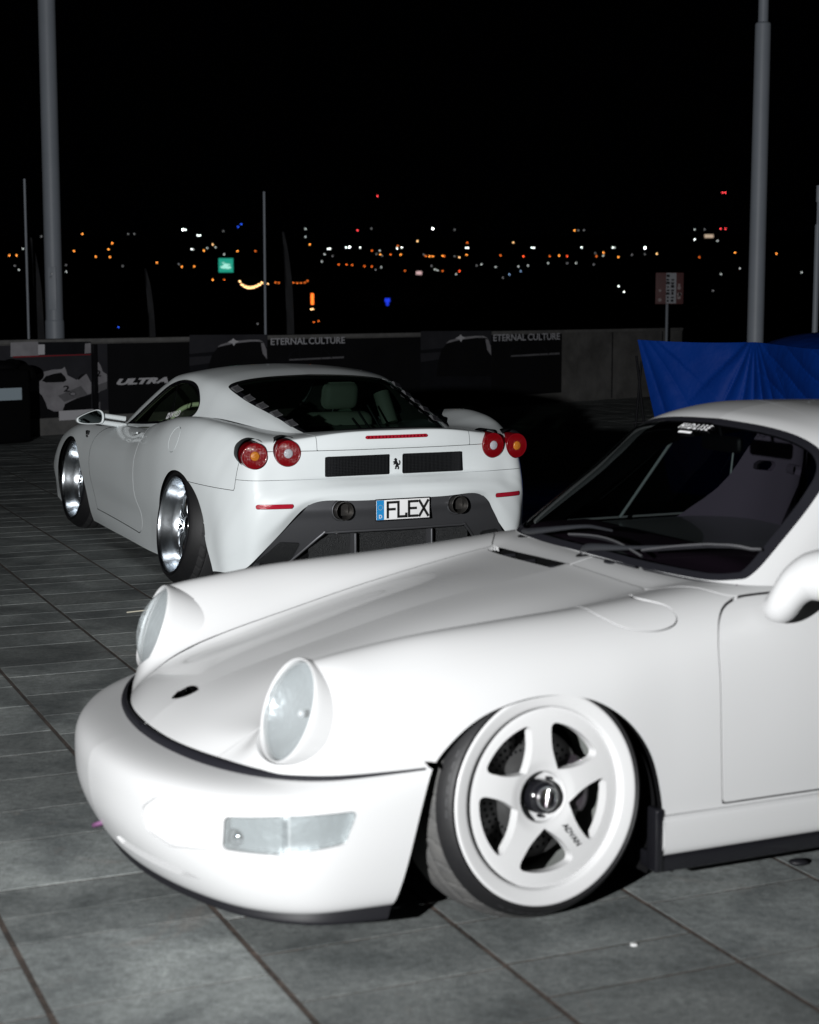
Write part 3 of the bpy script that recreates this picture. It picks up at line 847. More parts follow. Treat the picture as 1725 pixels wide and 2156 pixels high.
    put('strip', box(-.055, .105, -.0105, -.0085, zc - .235, zc + .24), M['pr_white2'], e)
    rg = random.Random(4)
    for dx, m_, n in ((-.025, 'pr_black', 8), (.05, 'pr_black', 7)):
        gs = [box(dx - rg.uniform(.012, .03), dx + rg.uniform(.012, .03), -.0125, -.011, zc - .21 + k * .055, zc - .21 + k * .055 + rg.uniform(.02, .045)) for k in range(n)]
        for q in gs: put('sign_mark', q, M[m_], e)
    for k in range(7):
        dx = rg.choice((-.15, -.10, .15, .17)); z = zc + rg.uniform(-.2, .2)
        put('sign_patch', lathe([(rg.uniform(.018, .035), 0), (.0005, 0)], 14, 'y').xf(mtx([1, 0, 0], [0, 1, 0], [0, 0, 1], (dx, -.0095, z))), M['pr_mid2'], e)
    put('post', tube([(-.03, .02, 0), (-.03, .02, zc + .2)], .022, 12), M['pole'], e)

    # blue tarpaulin over a barrier
    tp = empty('blue_tarpaulin', (2.4, 13.4, 0), 0, 'creased bright blue tarpaulin hung over a barrier behind the near car roof', 'tarpaulin')
    top = [at_depth(1343, 715, 14.0), at_depth(1470, 717, 13.7), at_depth(1588, 720, 13.4), at_depth(1660, 724, 12.9), at_depth(1725, 735, 12.4), at_depth(1850, 745, 12.0)]
    bot = [at_depth(1385, 905, 13.8), at_depth(1480, 915, 13.5), at_depth(1588, 920, 13.2), at_depth(1660, 935, 12.7), at_depth(1725, 945, 12.2), at_depth(1850, 960, 11.8)]
    uu = np.linspace(0, 5, 200); tt = nspline(range(6), top, uu); bb = nspline(range(6), bot, uu); bb = bb + (bb - tt) * .9
    vv = np.linspace(0, 1, 70); S = np.zeros((200, 70, 3))
    for i, u in enumerate(uu):
        for j, v in enumerate(vv):
            p = tt[i] * (1 - v) + bb[i] * v
            f = 0.
            # creases fan out from the two upper corners
            for (cu, cv, k1, amp, ph) in ((2.02, -.05, 17, .040, 0.3), (.0, -.1, 13, .022, 1.1)):
                an = math.atan2(u - cu, (v - cv) * 1.6); di = math.hypot(u - cu, (v - cv) * 1.6)
                f += amp * math.exp(-((di - .7) / .6) ** 2) * (abs(math.sin(an * k1 * .5 + ph)) ** .6) * (1 if abs(an) < 1.1 else .2)
            if u > 2.0:
                f += .060 * abs(math.sin((v * 1.0 - (u - 2.0) * .16) * 22)) ** .7 * math.exp(-((v - .18) / .2) ** 2) * min(1, (u - 2.0) * 2)
            f += .012 * math.sin(u * 3.1 + v * 2) + .008 * math.sin(u * 7 - v * 5)
            p = p + np.array([-.25, -1, 0]) * f; p[2] = p[2] - .015 * math.sin(math.pi * ((u % 2) / 2)) * (1 - v)
            S[i, j] = p
    tg = gridmesh(S)
    if tg.N[:, 1].sum() > 0: tg = G(tg.V, tg.T[:, ::-1], -tg.N)
    im = np.eye(4); im[:3, 3] = [-2.4, -13.4, 0]
    put('front_sheet', tg.xf(im), M['tarp'], tp)
    bk = S[:, 0] ; S2 = np.stack([bk, bk + [.10, .35, -.01], bk + [.15, .5, -.25]], 1); tg = gridmesh(S2)
    if tg.N[0][2] < 0: tg = G(tg.V, tg.T[:, ::-1], -tg.N)
    put('top_sheet', tg.xf(im), M['tarp'], tp)
    e = empty('covered_vehicle', (3.6, 16.0, 0), 0, 'second blue cover rising behind the tarpaulin at the right edge', 'covered vehicle')
    q = ellipsoid((.35, 0, .62), (1.05, 1.2, .62), 40, 24); q.V[:, 2] = np.maximum(q.V[:, 2], 0)
    put('cover', q, M['tarp'], e)
    # dark trestle seen left of the tarpaulin
    p = at_depth(1350, 830, 16.5)
    e = empty('folding_trestle', (p[0] - .02, 16.5, 0), 0, 'black folding trestle standing between the concrete wall and the tarpaulin', 'trestle')
    put('leg', tube([(-.05, 0, 0), (.02, 0, .95)], .012, 8), M['black'], e); put('leg', tube([(.10, 0, 0), (-.03, 0, 1.0)], .012, 8), M['black'], e)
    put('bar', tube([(-.06, 0, .35), (.09, 0, .36)], .010, 8), M['black'], e)

def build_city():
    # dark land falling away from the plaza and rising to hills on the far side
    def terrain(d): return np.interp(d, [55, 80, 150, 300, 500, 900, 1500, 2500, 3200], [-.32, -6, -7, -3, 7, 27, 55, 90, 95])
    xs = np.linspace(-1800, 1800, 60); ys = np.concatenate([np.linspace(55, 400, 24), np.linspace(430, 3200, 40)])
    S = np.array([[(x, y, terrain(y) + (4 * math.sin(x / 130 + y / 210) + 5 * math.sin(x / 310 - 1)) * min(1, (y - 55) / 600)) for y in ys] for x in xs])
    tag(put('hills', gridmesh(S, flip=False), M['night_soil']), kind='structure')
    def em(name, col, s):
        m = mat(name, (0, 0, 0), .6, emit=(col, s)); m.cycles.emission_sampling = 'NONE'; return m
    E_ = {'o': em('lamp_orange', (1, .33, .055), 5.2), 'O': em('lamp_deep_orange', (1, .20, .03), 2.5), 'p': em('lamp_peach', (1, .56, .24), 5.2), 'w': em('lamp_white', (.90, 1, .95), 6.5), 'W': em('lamp_bright_white', (1, 1, 1), 22.0),
          'g': em('lamp_pale', (.8, .9, .86), 1.7), 'd': em('lamp_faint', (.7, .72, .74), .5), 'r': em('lamp_red', (1, .06, .07), 4.5), 'R': em('lamp_red_orange', (1, .10, .03), 5.2), 'b': em('lamp_blue', (.03, .12, 1), 2.5), 'B': em('lamp_steel_blue', (.3, .5, .8), 2.2)}
    za = """o39,401 o70,401 g97,373 d62,445 g80,462 o347,311 o312,383 o404,407 o457,375 o473,350 o463,408 g279,470 d278,442 W770,293 w782,293 w833,317 w843,317 w807,375 g814,376 o859,381 g873,370 p896,356 g908,367 d941,299 g944,397 o1000,383
    O1076,383 o661,432 o766,449 d753,438 o818,448 o896,504 O945,503 b1003,281 b1016,270 p1128,521 g1287,290 g1287,323 o1305,355 r1506,296 d1564,288 r1590,151 w1382,373 w1390,373 g1367,396 g1356,427 W1473,366 w1458,368 w1517,368 O1567,381 g1600,381 o1602,397
    d1586,395 O1676,361 w1673,372 w1693,368 O1645,398 o1689,398 O1427,440 O1460,440 O1484,442 O1535,447 O1566,448 g1605,451 d1582,462 O1706,466 d517,446 p1311,628 p1319,627 O1322,682 O1342,678 b499,704 d540,311 d566,311 d174,322 d1401,404 d1085,690 d1610,403
    O1160,515 O1175,517 O1222,512 O1236,516 O1252,518 O1268,517 O1284,516 O1296,508"""
    zb = """W97,289 d190,293 p34,341 O243,348 w238,369 w247,369 p437,347 w515,369 w525,369 w725,368 w856,368 g864,368 W992,369 p1042,394 o1371,390 o1546,394 d60,398 O69,404 o84,405 o98,405 o139,403 O147,405 p210,409 o241,399 O384,401 R480,405 O591,404 o630,402
    R664,405 O787,405 d783,392 o817,390 g816,403 o880,408 d937,399 d991,396 d93,445 g107,460 g118,464 O139,467 R210,467 g196,481 g303,439 d283,444 g363,450 g459,448 g499,444 B468,468 B421,481 d393,495 g584,434 d664,434 g702,434 o695,296 d735,295 d711,296 g1201,292 d1243,292
    w1201,334 g1297,340 r1319,137 r1331,137 r1311,289 r1331,289 w881,531 w904,555 O1221,409 g1312,480 g1392,456 g1652,472 d1278,550 d190,405 d777,440"""
    import bmesh
    bm = bmesh.new(); bmesh.ops.create_icosphere(bm, subdivisions=1, radius=1); base = bpy.data.meshes.new('city_light'); bm.to_mesh(base); bm.free()
    me = {}
    for k in E_:
        q = base.copy(); q.materials.append(E_[k]); me[k] = q
    rg = random.Random(3); found = []
    for src, ox in ((za, 0), (zb, 1280)):
        for tok in src.split():
            k = tok[0]; zx, zy = map(float, tok[1:].split(','))
            u, v = (ox + zx / 1.34766) * .67383, (500 + zy / 1.34766) * .67383
            d = ray(u, v); sl = d[2] / d[1]
            dist = None
            for y in np.linspace(140, 2600, 500):
                if HC + sl * y <= terrain(y) + 7: dist = y; break
            if dist is None: dist = 700 if k == 'r' else 2000
            if k == 'r': dist = 900
            dist *= rg.uniform(.96, 1.0)
            o = bpy.data.objects.new('city_light', me[k]); link(o)
            o.location = (d[0] / d[1] * dist, dist, HC + sl * dist)
            s = dist * (.74 if k == 'W' else .64) / 1704.
            o.scale = (s, s, s)
            zone = [z for lim, z in ((115, 'left of the thick lamp post'), (558, 'between the thick lamp post and the middle flagpole'), (1410, 'between the middle flagpole and the poster sign'), (1592, 'between the poster sign and the right lamp post'), (9999, 'right of the right lamp post')) if u < lim][0]
            found.append((k, zone, u, v, o))
    names = {'o': 'orange', 'O': 'dim reddish orange', 'p': 'peach', 'w': 'white', 'W': 'starry white', 'g': 'pale grey', 'd': 'faint grey', 'r': 'red', 'R': 'red orange', 'b': 'deep blue', 'B': 'steel blue'}
    nth = 'first second third fourth fifth sixth seventh eighth ninth tenth eleventh twelfth thirteenth fourteenth fifteenth sixteenth seventeenth eighteenth nineteenth twentieth'.split()
    nth += ['twenty-' + t for t in nth[:9]] + ['thirtieth']
    for k in names:
        for zone in sorted({f[1] for f in found if f[0] == k}):
            grp = sorted([f for f in found if f[0] == k and f[1] == zone], key=lambda f: (f[2], f[3]))
            for i, f in enumerate(grp):
                lb_ = f'{names[k]} city light {zone}' if len(grp) == 1 else f'{nth[i]} {names[k]} light from left {zone}'
                tag(f[4], lb_, 'city light', names[k] + ' city lights')
    # lit green sign, festoon, upright neon, lit windows
    def panel(name, zx, zy, w_, h_, ox, m, label, cat, dist=260):
        u, v = (ox + zx / 1.34766) * .67383, (500 + zy / 1.34766) * .67383
        p = at_depth(u, v, dist); sx = w_ / 1.34766 * .67383 * dist / F_ / 2; sz_ = h_ / 1.34766 * .67383 * dist / F_ / 2
        o = put(name, box(p[0] - sx, p[0] + sx, dist, dist + .4, p[2] - sz_, p[2] + sz_, .02), m)
        return tag(o, label, cat), p, sx, sz_
    o, p, sx, s_ = panel('green_sign', 951, 443, 60, 58, 0, em('sign_green', (.02, .36, .25), .9), 'square lit green sign on the dark hillside left of the middle flagpole', 'lit sign')
    wm_ = em('sign_pale', (.45, .95, .8), .9)
    for dx, dz, rx, rz in ((-.2, -.25, .55, .22), (.25, -.30, .5, .22), (0, .05, .35, .2), (-.35, .35, .2, .08), (.45, .1, .2, .1)):
        q = ellipsoid((p[0] + dx * sx, p[2] * 0 + 259.9, p[2] + dz * s_), (rx * sx, .05, rz * s_), 16, 10); put('sign_symbol', q, wm_, o)
    panel('neon_column', 1315, 585, 11, 46, 0, em('neon_orange', (1, .16, .02), 2.4), 'upright glowing orange neon column right of the middle flagpole', 'neon sign', 200)
    panel('blue_sign', 1632, 590, 22, 16, 0, em('neon_blue', (.02, .06, 1), .8), 'small glowing blue sign low in the middle distance', 'lit sign', 200)
    panel('blue_sign', 1632, 605, 12, 16, 0, em('neon_blue2', (.02, .06, 1), .7), 'small blue glow just under the blue sign', 'lit sign', 200)
    panel('lit_window', 40, 475, 24, 14, 1280, em('window_pink', (.9, .6, .6), .7), 'pale pink lit window in the middle of the hillside', 'window', 400)
    panel('lit_window', 1262, 320, 36, 14, 1280, em('window_warm', (.8, .62, .45), .6), 'wide warm lit window high on the right of the hillside', 'window', 600)
    fe = empty('festoon_lights', (0, 0, 0), 0, 'sagging string of peach festoon bulbs left of the middle flagpole', 'string lights')
    n = 24; pts = []
    for k in range(n):
        t = k / (n - 1); zx = 1008 + t * 97; zy = 510 + 26 * (1 - (2 * (t ** .8) - 1) ** 2) - 6 * (k % 3 == 1) + 8 * t
        u, v = (zx / 1.34766) * .67383, (500 + zy / 1.34766) * .67383; p = at_depth(u, v, 180); pts.append(p)
        q = ellipsoid(p, (.062, .062, .062), 8, 6); put('festoon_bulb', q, E_['p'], fe)
    put('festoon_cable', tube(pts, .012, 5), M['black'], fe)

build_ground()
build_wall()
build_city()
# =================================================================== the near car: white classic rear-engined coupe
def near_car():
    th = R(245.51)
    root = empty('sports_coupe', (0.0, 4.757, 0), math.atan2(math.cos(th), math.sin(th)),
                 'white classic coupe with round headlamps and white five-spoke wheels, nearest the camera', 'car')
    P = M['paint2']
    # ---- feature lines of the lower body: (t, x, y, z); t runs from the nose to the tail
    j0 = [(-.80, .776, 0, .400), (-.76, .752, 0, .424), (-.70, .700, 0, .461), (-.6, .600, 0, .506), (-.4, .4, 0, .566), (-.2, .2, 0, .618),
          (0, 0, 0, .667), (.2, -.2, 0, .706), (.4, -.4, 0, .738), (.5, -.5, 0, .754), (.6, -.6, 0, .776), (.8, -.8, 0, .79), (1.2, -1.2, 0, .79), (1.7, -1.7, 0, .79),
          (2.2, -2.2, 0, .79), (2.5, -2.5, 0, .76), (2.8, -2.8, 0, .69), (3.05, -3.05, 0, .60), (3.2, -3.20, 0, .50), (3.26, -3.25, 0, .42)]
    j1 = [(t, x - (.012 if t < -.65 else .006 if t < -.5 else 0), .22, z - .004) for t, x, y, z in j0]
    j2 = [(-.80, .712, .385, .402), (-.70, .650, .395, .452), (-.6, .568, .402, .492), (-.4, .39, .410, .545), (-.2, .2, .415, .598), (0, 0, .42, .649),
          (.2, -.2, .425, .695), (.4, -.4, .43, .735), (.5, -.5, .435, .752), (.6, -.6, .45, .774), (.8, -.8, .5, .788), (1.2, -1.2, .5, .79), (1.7, -1.7, .5, .79),
          (2.2, -2.2, .48, .79), (2.5, -2.48, .46, .758), (2.8, -2.78, .45, .69), (3.05, -3.03, .44, .60), (3.2, -3.17, .43, .50), (3.26, -3.22, .43, .42)]
    j3 = [(-.80, .690, .455, .403), (-.70, .632, .462, .462), (-.6, .575, .466, .532), (-.4, .398, .472, .614), (-.2, .2, .478, .652), (0, 0, .482, .692),
          (.2, -.2, .486, .721), (.4, -.4, .49, .749), (.5, -.5, .495, .762), (.6, -.6, .51, .776), (.8, -.8, .56, .787), (1.2, -1.2, .57, .79), (1.7, -1.7, .57, .79),
          (2.2, -2.2, .56, .79), (2.5, -2.48, .54, .765), (2.8, -2.77, .53, .70), (3.05, -3.01, .52, .61), (3.2, -3.14, .51, .50), (3.26, -3.19, .50, .42)]
    j4 = [(-.80, .646, .575, .404), (-.74, .630, .576, .470), (-.68, .624, .577, .550), (-.62, .603, .578, .618), (-.55, .562, .579, .664), (-.47, .482, .580, .684), (-.4, .40, .580, .697), (-.2, .2, .583, .721),
          (0, 0, .586, .734), (.2, -.2, .590, .745), (.4, -.4, .597, .759), (.5, -.5, .602, .767), (.6, -.6, .61, .775), (.8, -.8, .63, .784), (1.2, -1.2, .64, .785), (1.7, -1.7, .64, .785),
          (2.2, -2.2, .65, .79), (2.5, -2.48, .65, .775), (2.8, -2.76, .63, .71), (3.05, -2.99, .60, .615), (3.2, -3.10, .585, .50), (3.26, -3.15, .58, .42)]
    j5 = [(-.80, .590, .648, .407), (-.70, .582, .661, .490), (-.62, .562, .672, .562), (-.55, .526, .678, .612), (-.47, .465, .684, .636), (-.4, .395, .688, .644), (-.2, .2, .694, .672), (0, 0, .698, .690),
          (.2, -.2, .700, .704), (.4, -.4, .702, .717), (.6, -.6, .705, .732), (.8, -.8, .712, .742), (1.2, -1.2, .720, .742), (1.7, -1.7, .73, .745),
          (2.2, -2.2, .76, .755), (2.5, -2.46, .755, .74), (2.8, -2.73, .72, .68), (3.05, -2.94, .67, .60), (3.2, -3.04, .64, .50), (3.26, -3.08, .63, .42)]
    j6 = [(-.80, .515, .700, .412), (-.70, .500, .714, .466), (-.6, .470, .728, .510), (-.4, .375, .744, .553), (-.2, .2, .759, .590), (0, 0, .766, .610),
          (.2, -.2, .766, .622), (.4, -.4, .762, .632), (.6, -.6, .762, .640), (.8, -.8, .764, .645), (1.2, -1.2, .768, .645), (1.7, -1.7, .785, .64),
          (2.2, -2.2, .83, .63), (2.5, -2.44, .82, .62), (2.8, -2.69, .77, .59), (3.05, -2.88, .71, .55), (3.2, -2.96, .68, .48), (3.26, -2.99, .67, .41)]
    j7 = [(-.80, .410, .738, .419), (-.6, .375, .752, .441), (-.4, .315, .768, .466), (-.2, .18, .788, .500), (0, 0, .797, .505),
          (.2, -.2, .792, .500), (.4, -.4, .784, .490), (.6, -.6, .783, .48), (.8, -.8, .785, .48), (1.2, -1.2, .788, .48), (1.7, -1.7, .805, .48),
          (2.2, -2.2, .848, .47), (2.5, -2.42, .835, .47), (2.8, -2.64, .79, .46), (3.05, -2.80, .73, .45), (3.2, -2.87, .70, .44), (3.26, -2.89, .69, .40)]
    j8 = [(-.80, .330, .762, .427), (-.6, .300, .770, .432), (-.4, .24, .782, .42), (-.2, .13, .792, .40), (0, 0, .797, .38),
          (.2, -.2, .794, .355), (.4, -.4, .788, .34), (.6, -.6, .787, .335), (.8, -.8, .788, .335), (1.2, -1.2, .79, .335), (1.7, -1.7, .805, .335),
          (2.2, -2.2, .843, .33), (2.5, -2.41, .83, .33), (2.8, -2.6, .79, .33), (3.05, -2.74, .74, .33), (3.2, -2.79, .71, .33), (3.26, -2.8, .70, .33)]
    j9 = [(-.80, .28, .770, .425), (-.6, .25, .776, .40), (-.4, .20, .782, .34), (-.2, .1, .786, .28), (0, 0, .788, .25),
          (.2, -.2, .787, .238), (.4, -.4, .785, .236), (.6, -.6, .784, .235), (.8, -.8, .784, .235), (1.2, -1.2, .786, .235), (1.7, -1.7, .798, .235),
          (2.2, -2.2, .83, .235), (2.5, -2.4, .82, .235), (2.8, -2.58, .785, .235), (3.05, -2.72, .74, .235), (3.2, -2.77, .71, .235), (3.26, -2.78, .70, .235)]
    tq = np.unique(np.concatenate([np.linspace(-.8, .9, 190), np.linspace(.9, 3.26, 110)]))
    body, S = loft([j0, j1, j2, j3, j4, j5, j6, j7, j8, j9], tq, 150, interp='p', sm=3)
    if body.N[np.argmax(body.V[:, 1])][1] < 0: body = G(body.V, body.T[:, ::-1], -body.N)
    inner = body.offset(-.022)

    xz = lambda g: g.V[:, [0, 2]]
    xy = lambda g: g.V[:, [0, 1]]
    arch = smoothpoly([(.420, .0, 1), (.389, .10), (.368, .18), (.334, .319), (.296, .425), (.240, .495), (.170, .542), (.085, .569), (0, .579), (-.085, .571), (-.165, .545), (-.245, .487), (-.305, .405), (-.338, .30), (-.350, .20), (-.352, .0, 1)], 8)
    rarch = smoothpoly([(-1.90, .0, 1), (-1.905, .2), (-1.93, .36), (-2.02, .49), (-2.15, .565), (-2.272, .585), (-2.40, .565), (-2.52, .49), (-2.61, .36), (-2.64, .2), (-2.645, 0, 1)], 8)

    def arches(g, grow=0.):
        side = g.V[:, 1] > .45
        f = np.minimum(sdf(xz(g), arch), sdf(xz(g), rarch)) - grow
        return clip(g, np.where(side, f, 1.))
    body = arches(body)

    # ---- headlamp frame: axis along which the round lamp looks
    hc = np.array([.5850, .5815, .5595])
    ha = unit([math.cos(R(20)), .08, math.sin(R(20))])
    hy = unit(np.cross([0, 0, 1.], ha)); hu = np.cross(ha, hy)
    HB = np.stack([hy, hu, ha])
    hq = lambda g: (g.V - hc) @ HB.T
    RB = .1276
    L = hq(body)
    rad = np.hypot(L[:, 0], L[:, 1] * .965) - RB
    rad = np.where((body.V[:, 0] > .40) & (body.V[:, 1] > .35) & (L[:, 2] > -.085), rad, 1.)
    body = clip(body, rad)
    collar = strip(body, .06, -ha)

    # ---- panels: front lid (bonnet), doors, fuel flap, cowl
    hoodp = [(.80, -.30), (.80, .0), (.80, .30)]
    edge = nspline([0, .2, .4, .6, .8, 1.0], [(.80, .355), (.715, .385), (.60, .418), (.25, .432), (-.25, .446), (-.50, .458)], np.linspace(0, 1, 40))
    hoodp = [(.9, .0), (.9, .30)] + [tuple(p) for p in edge] + [(-.512, .40), (-.520, .2), (-.522, 0)]
    hoodpoly = np.array(hoodp + [(x, -y) for x, y in hoodp[::-1] if abs(y) > 1e-6])
    fh = lambda g: np.where(g.V[:, 2] > .39, sdf(xy(g), hoodpoly), 1.)
    g = .0022
    hg = lambda q: .0010 + .0016 * np.clip((q.V[:, 0] - .42) / .1, 0, 1)
    hood = clip(body, -fh(body) - hg(body))
    rest = clip(body, fh(body) - hg(body))
    ventp = np.array([(-.470, .02), (-.470, .44), (-.512, .46), (-.535, .02)]); ventp = rounded(ventp, .01)
    doorp = rounded([(-.528, .242), (-.518, .60), (-.527, .70), (-.60, .765), (-.80, .80), (-1.72, .80), (-1.70, .60), (-1.60, .40), (-1.50, .242)], .10, 10)
    doorp = smoothpoly([(-.531, .245, 1), (-.523, .40), (-.523, .60), (-.532, .672), (-.560, .722), (-.610, .750), (-.70, .763), (-1.0, .767), (-1.5, .768), (-1.70, .765, 1), (-1.70, .60), (-1.62, .42), (-1.54, .245, 1)], 8)
    fd = lambda g: np.where(g.V[:, 1] > .55, sdf(xz(g), doorp), 1.)
    door = clip(rest, -fd(rest) - g); rest = clip(rest, fd(rest) - g)
    # parting line between wing and cowl, running back along the foot of the windscreen to the mirror
    cowlp = smoothpoly([(-.505, .470, 1), (-.56, .560), (-.60, .640), (-.66, .672), (-.80, .690), (-.95, .700, 1), (-.95, 0, 1), (-.505, 0, 1)], 8)
    fc = lambda g: np.where(g.V[:, 2] > .5, sdf(xy(g), cowlp), 1.)
    cowl = clip(rest, -fc(rest) - .0018); rest = clip(rest, fc(rest) - .0018)
    flapp = smoothpoly([(-.232, .752), (-.246, .728), (-.295, .706), (-.36, .699), (-.415, .708), (-.440, .728), (-.425, .752), (-.33, .764)], 8)
    ff = lambda g: np.where((g.V[:, 1] > .5) , sdf(xz(g), flapp), 1.)
    fuel = clip(rest, -ff(rest) - .0015)
    rest_l = clip(rest, ff(rest) - .0015)
    rest_r = rest.mirror(); rest_r.cut = rest.cut

    put('body', join(flange(rest_l, .016), flange(rest_r, .016)), P, root)
    put('fuel_flap', flange(fuel, .006), P, root)
    # bonnet: half hood clipped at its own vent
    hl = hood; hr = hood.mirror(); hr.cut = hood.cut
    fv = sdf(np.stack([hr.V[:, 0], -hr.V[:, 1]], 1), ventp)
    cw_r = cowl.mirror(); cw_r.cut = cowl.cut
    hr = clip(hr, fv)
    hr.cut[:] = True; hl.cut[:] = True
    bon = put('bonnet', join(flange(hl, .014), flange(hr, .014)), P, root)
    put('cowl', join(flange(cowl, .014), flange(cw_r, .014)), P, root)
    # vent grille inside the bonnet slot
    for k in range(3):
        y = -.10 - k * .13
        put('grille_bar', box(-.530, -.474, y - .004, y + .004, .722, .742, .002), M['black'], bon)
    dl = put('door', flange(door, .016), P, root)
    dm = door.mirror(); dm.cut = door.cut
    put('door', flange(dm, .016), P, root)
    inn = arches(inner, .0)
    Li = hq(inn); rad = np.hypot(Li[:, 0], Li[:, 1]) - .125
    inn = clip(inn, np.where((inn.V[:, 0] > .40) & (inn.V[:, 1] > .35), rad, 1.))
    top = clip(inn, np.where((inn.V[:, 2] > .70) & (inn.V[:, 0] < -.60) & (inn.V[:, 0] > -2.4) & (inn.V[:, 1] < .70), -1., 1.))
    put('gap_liner', join(top, top.mirror()), M['dark'], root)  # added black copy of the skin, makes the panel gaps read dark

    # ---- rubber strip and bumper
    wq = np.linspace(0, 1, 120)
    wt = [0, .13, .26, .40, .54, .68, .84, 1]
    T0 = [(.776, 0, .400), (.768, .15, .400), (.741, .30, .401), (.699, .44, .403), (.640, .57, .406), (.556, .672, .411), (.44, .728, .419), (.285, .772, .431)]
    L0 = [(0.789, -0.0036, 0.394), (0.781, 0.1464, 0.394), (0.755, 0.3068, 0.395), (0.713, 0.4472, 0.397), (0.65, 0.5796, 0.402), (0.561, 0.684, 0.409), (0.444, 0.7368, 0.418), (0.285, 0.777, 0.431)]
    L1 = [(.868, 0, .384), (.858, .155, .384), (.829, .315, .384), (.779, .462, .385), (.705, .602, .388), (.600, .706, .393), (.465, .757, .400), (.285, .783, .412)]
    L2 = [(0.918, 0.0, 0.358), (0.9073, 0.1583, 0.358), (0.8778, 0.3208, 0.358), (0.8247, 0.4717, 0.358), (0.7438, 0.6178, 0.359), (0.6298, 0.7228, 0.362), (0.4814, 0.7714, 0.366), (0.2833, 0.7893, 0.37)]
    L3 = [(.932, 0, .292), (.921, .16, .292), (.890, .323, .292), (.834, .475, .291), (.750, .621, .290), (.633, .727, .288), (.482, .777, .286), (.27, .793, .286)]
    L4 = [(0.922, 0.0, 0.215), (0.9124, 0.1604, 0.215), (0.8833, 0.3233, 0.215), (0.8295, 0.4755, 0.214), (0.7492, 0.6202, 0.212), (0.6352, 0.7242, 0.21), (0.4861, 0.7721, 0.207), (0.2544, 0.7894, 0.205)]
    L5 = [(0.888, 0.0, 0.137), (0.8798, 0.1558, 0.137), (0.8525, 0.3175, 0.137), (0.804, 0.468, 0.136), (0.7314, 0.6104, 0.135), (0.6264, 0.7124, 0.134), (0.4862, 0.7582, 0.132), (0.2528, 0.7778, 0.13)]
    L6 = [(0.848, 0.0, 0.086), (0.84, 0.151, 0.086), (0.8129, 0.3079, 0.086), (0.7679, 0.4559, 0.087), (0.7008, 0.5948, 0.089), (0.6048, 0.6948, 0.093), (0.4749, 0.7399, 0.1), (0.251, 0.761, 0.104)]
    L7 = [(0.808, 0.0, 0.081), (0.7988, 0.1508, 0.081), (0.7755, 0.3025, 0.081), (0.733, 0.44, 0.082), (0.6714, 0.5734, 0.084), (0.5814, 0.6684, 0.088), (0.4622, 0.7142, 0.094), (0.2488, 0.7408, 0.098)]
    cv = lambda Ls: [[(t, *p) for t, p in zip(wt, L)] for L in Ls]
    bum, _ = loft(cv([L0, L1, L2, L3, L4, L5, L6, L7]), wq, 110)
    if bum.N[np.argmax(bum.V[:, 0])][0] < 0: bum = G(bum.V, bum.T[:, ::-1], -bum.N)
    fa = lambda q: sdf(xz(q), arch) - .0
    bum = clip(bum, np.where(bum.V[:, 1] > .5, fa(bum), 1.))
    # recess for lamp cluster and brake duct, in (angle-like) arc coordinate and height
    yz = lambda q: np.stack([np.arctan2(q.V[:, 1], q.V[:, 0] - .10), q.V[:, 2]], 1)
    def az(x, y): return math.atan2(y, x - .10)
    a_in, a_mid, a_lo, a_hi = az(.875, .365), az(.80, .53), az(.757, .605), az(.508, .768)
    a_m = az(.643, .712)
    lampp = rounded([(a_lo - .004, .246), (a_lo + .004, .326), (a_m, .343), (a_hi + .020, .351), (a_hi + .025, .34), (a_hi - .004, .274), (a_m, .248)], .014)
    ductp = rounded([(a_in - .03, .29), (a_in + .05, .335), (a_lo - .022, .326), (a_lo - .022, .240), (a_in + .10, .215), (a_in - .01, .235)], .02)
    slotp = rounded([(az(.91, .12), .150), (az(.90, .15), .166), (az(.80, .43), .164), (az(.76, .50), .150), (az(.80, .43), .138), (az(.90, .14), .138)], .006)
    fl_, fd_ = sdf(yz(bum), lampp), sdf(yz(bum), ductp)
    fs_ = sdf(yz(bum), slotp)
    lens = clip(bum, -fl_ - .003)
    shell_l = clip(bum, np.minimum(np.minimum(fl_, fd_), fs_))
    br = shell_l.mirror(); br.cut = shell_l.cut
    bp_ = put('front_bumper', join(flange(shell_l, .030), flange(br, .030)), P, root)
    def recess(poly, depth, m, name, mir):
        f = sdf(yz(bum), poly)
        q = clip(bum, -f + .004).offset(-depth)
        if mir: q = q.mirror()
        return put(name, q, m, bp_)
    for mir in (False, True):
        recess(lampp, .030, M['reflector'], 'lamp_housing', mir)
        recess(ductp, .009, P, 'brake_duct', mir)
        recess(slotp, .026, P, 'lower_slot', mir)
        l1 = lens.offset(-.004); am = a_m
        ang = yz(l1)[:, 0]
        for nm, ff2 in (('fog_lamp', am - .006 - ang), ('turn_lamp', ang - am - .006)):
            q = clip(l1, ff2); q.cut[:] = True; q = flange(q, .008)
            put(nm, q.mirror() if mir else q, M['lensclear'], bp_)
        # inside the clusters: a bulb holder and a dividing wall
        a = az(.60, .715); sgn = -1 if mir else 1
        put('bulb', ellipsoid((.576, .690 * sgn, .262), (.017, .017, .017), 14, 10), M['chrome'], bp_)
        dv = box(.640, .700, .640, .652, .216, .312, .002).V
        put('lamp_divider', box(-.016, .016, -.005, .005, .214, .312, .002).xf(mtx(unit([.6, .8 * sgn, 0]), unit([-.8, .6 * sgn, 0]), [0, 0, 1], (.648, .655 * sgn, 0))), P, bp_)
        put('reflector_bowl', ellipsoid((.715, .575 * sgn, .268), (.03, .045, .034), 20, 12), M['chrome'], bp_)
    # black rubber between bonnet and bumper
    KK = [.75, .75, .7, .6, .45, .3, .15, .05]
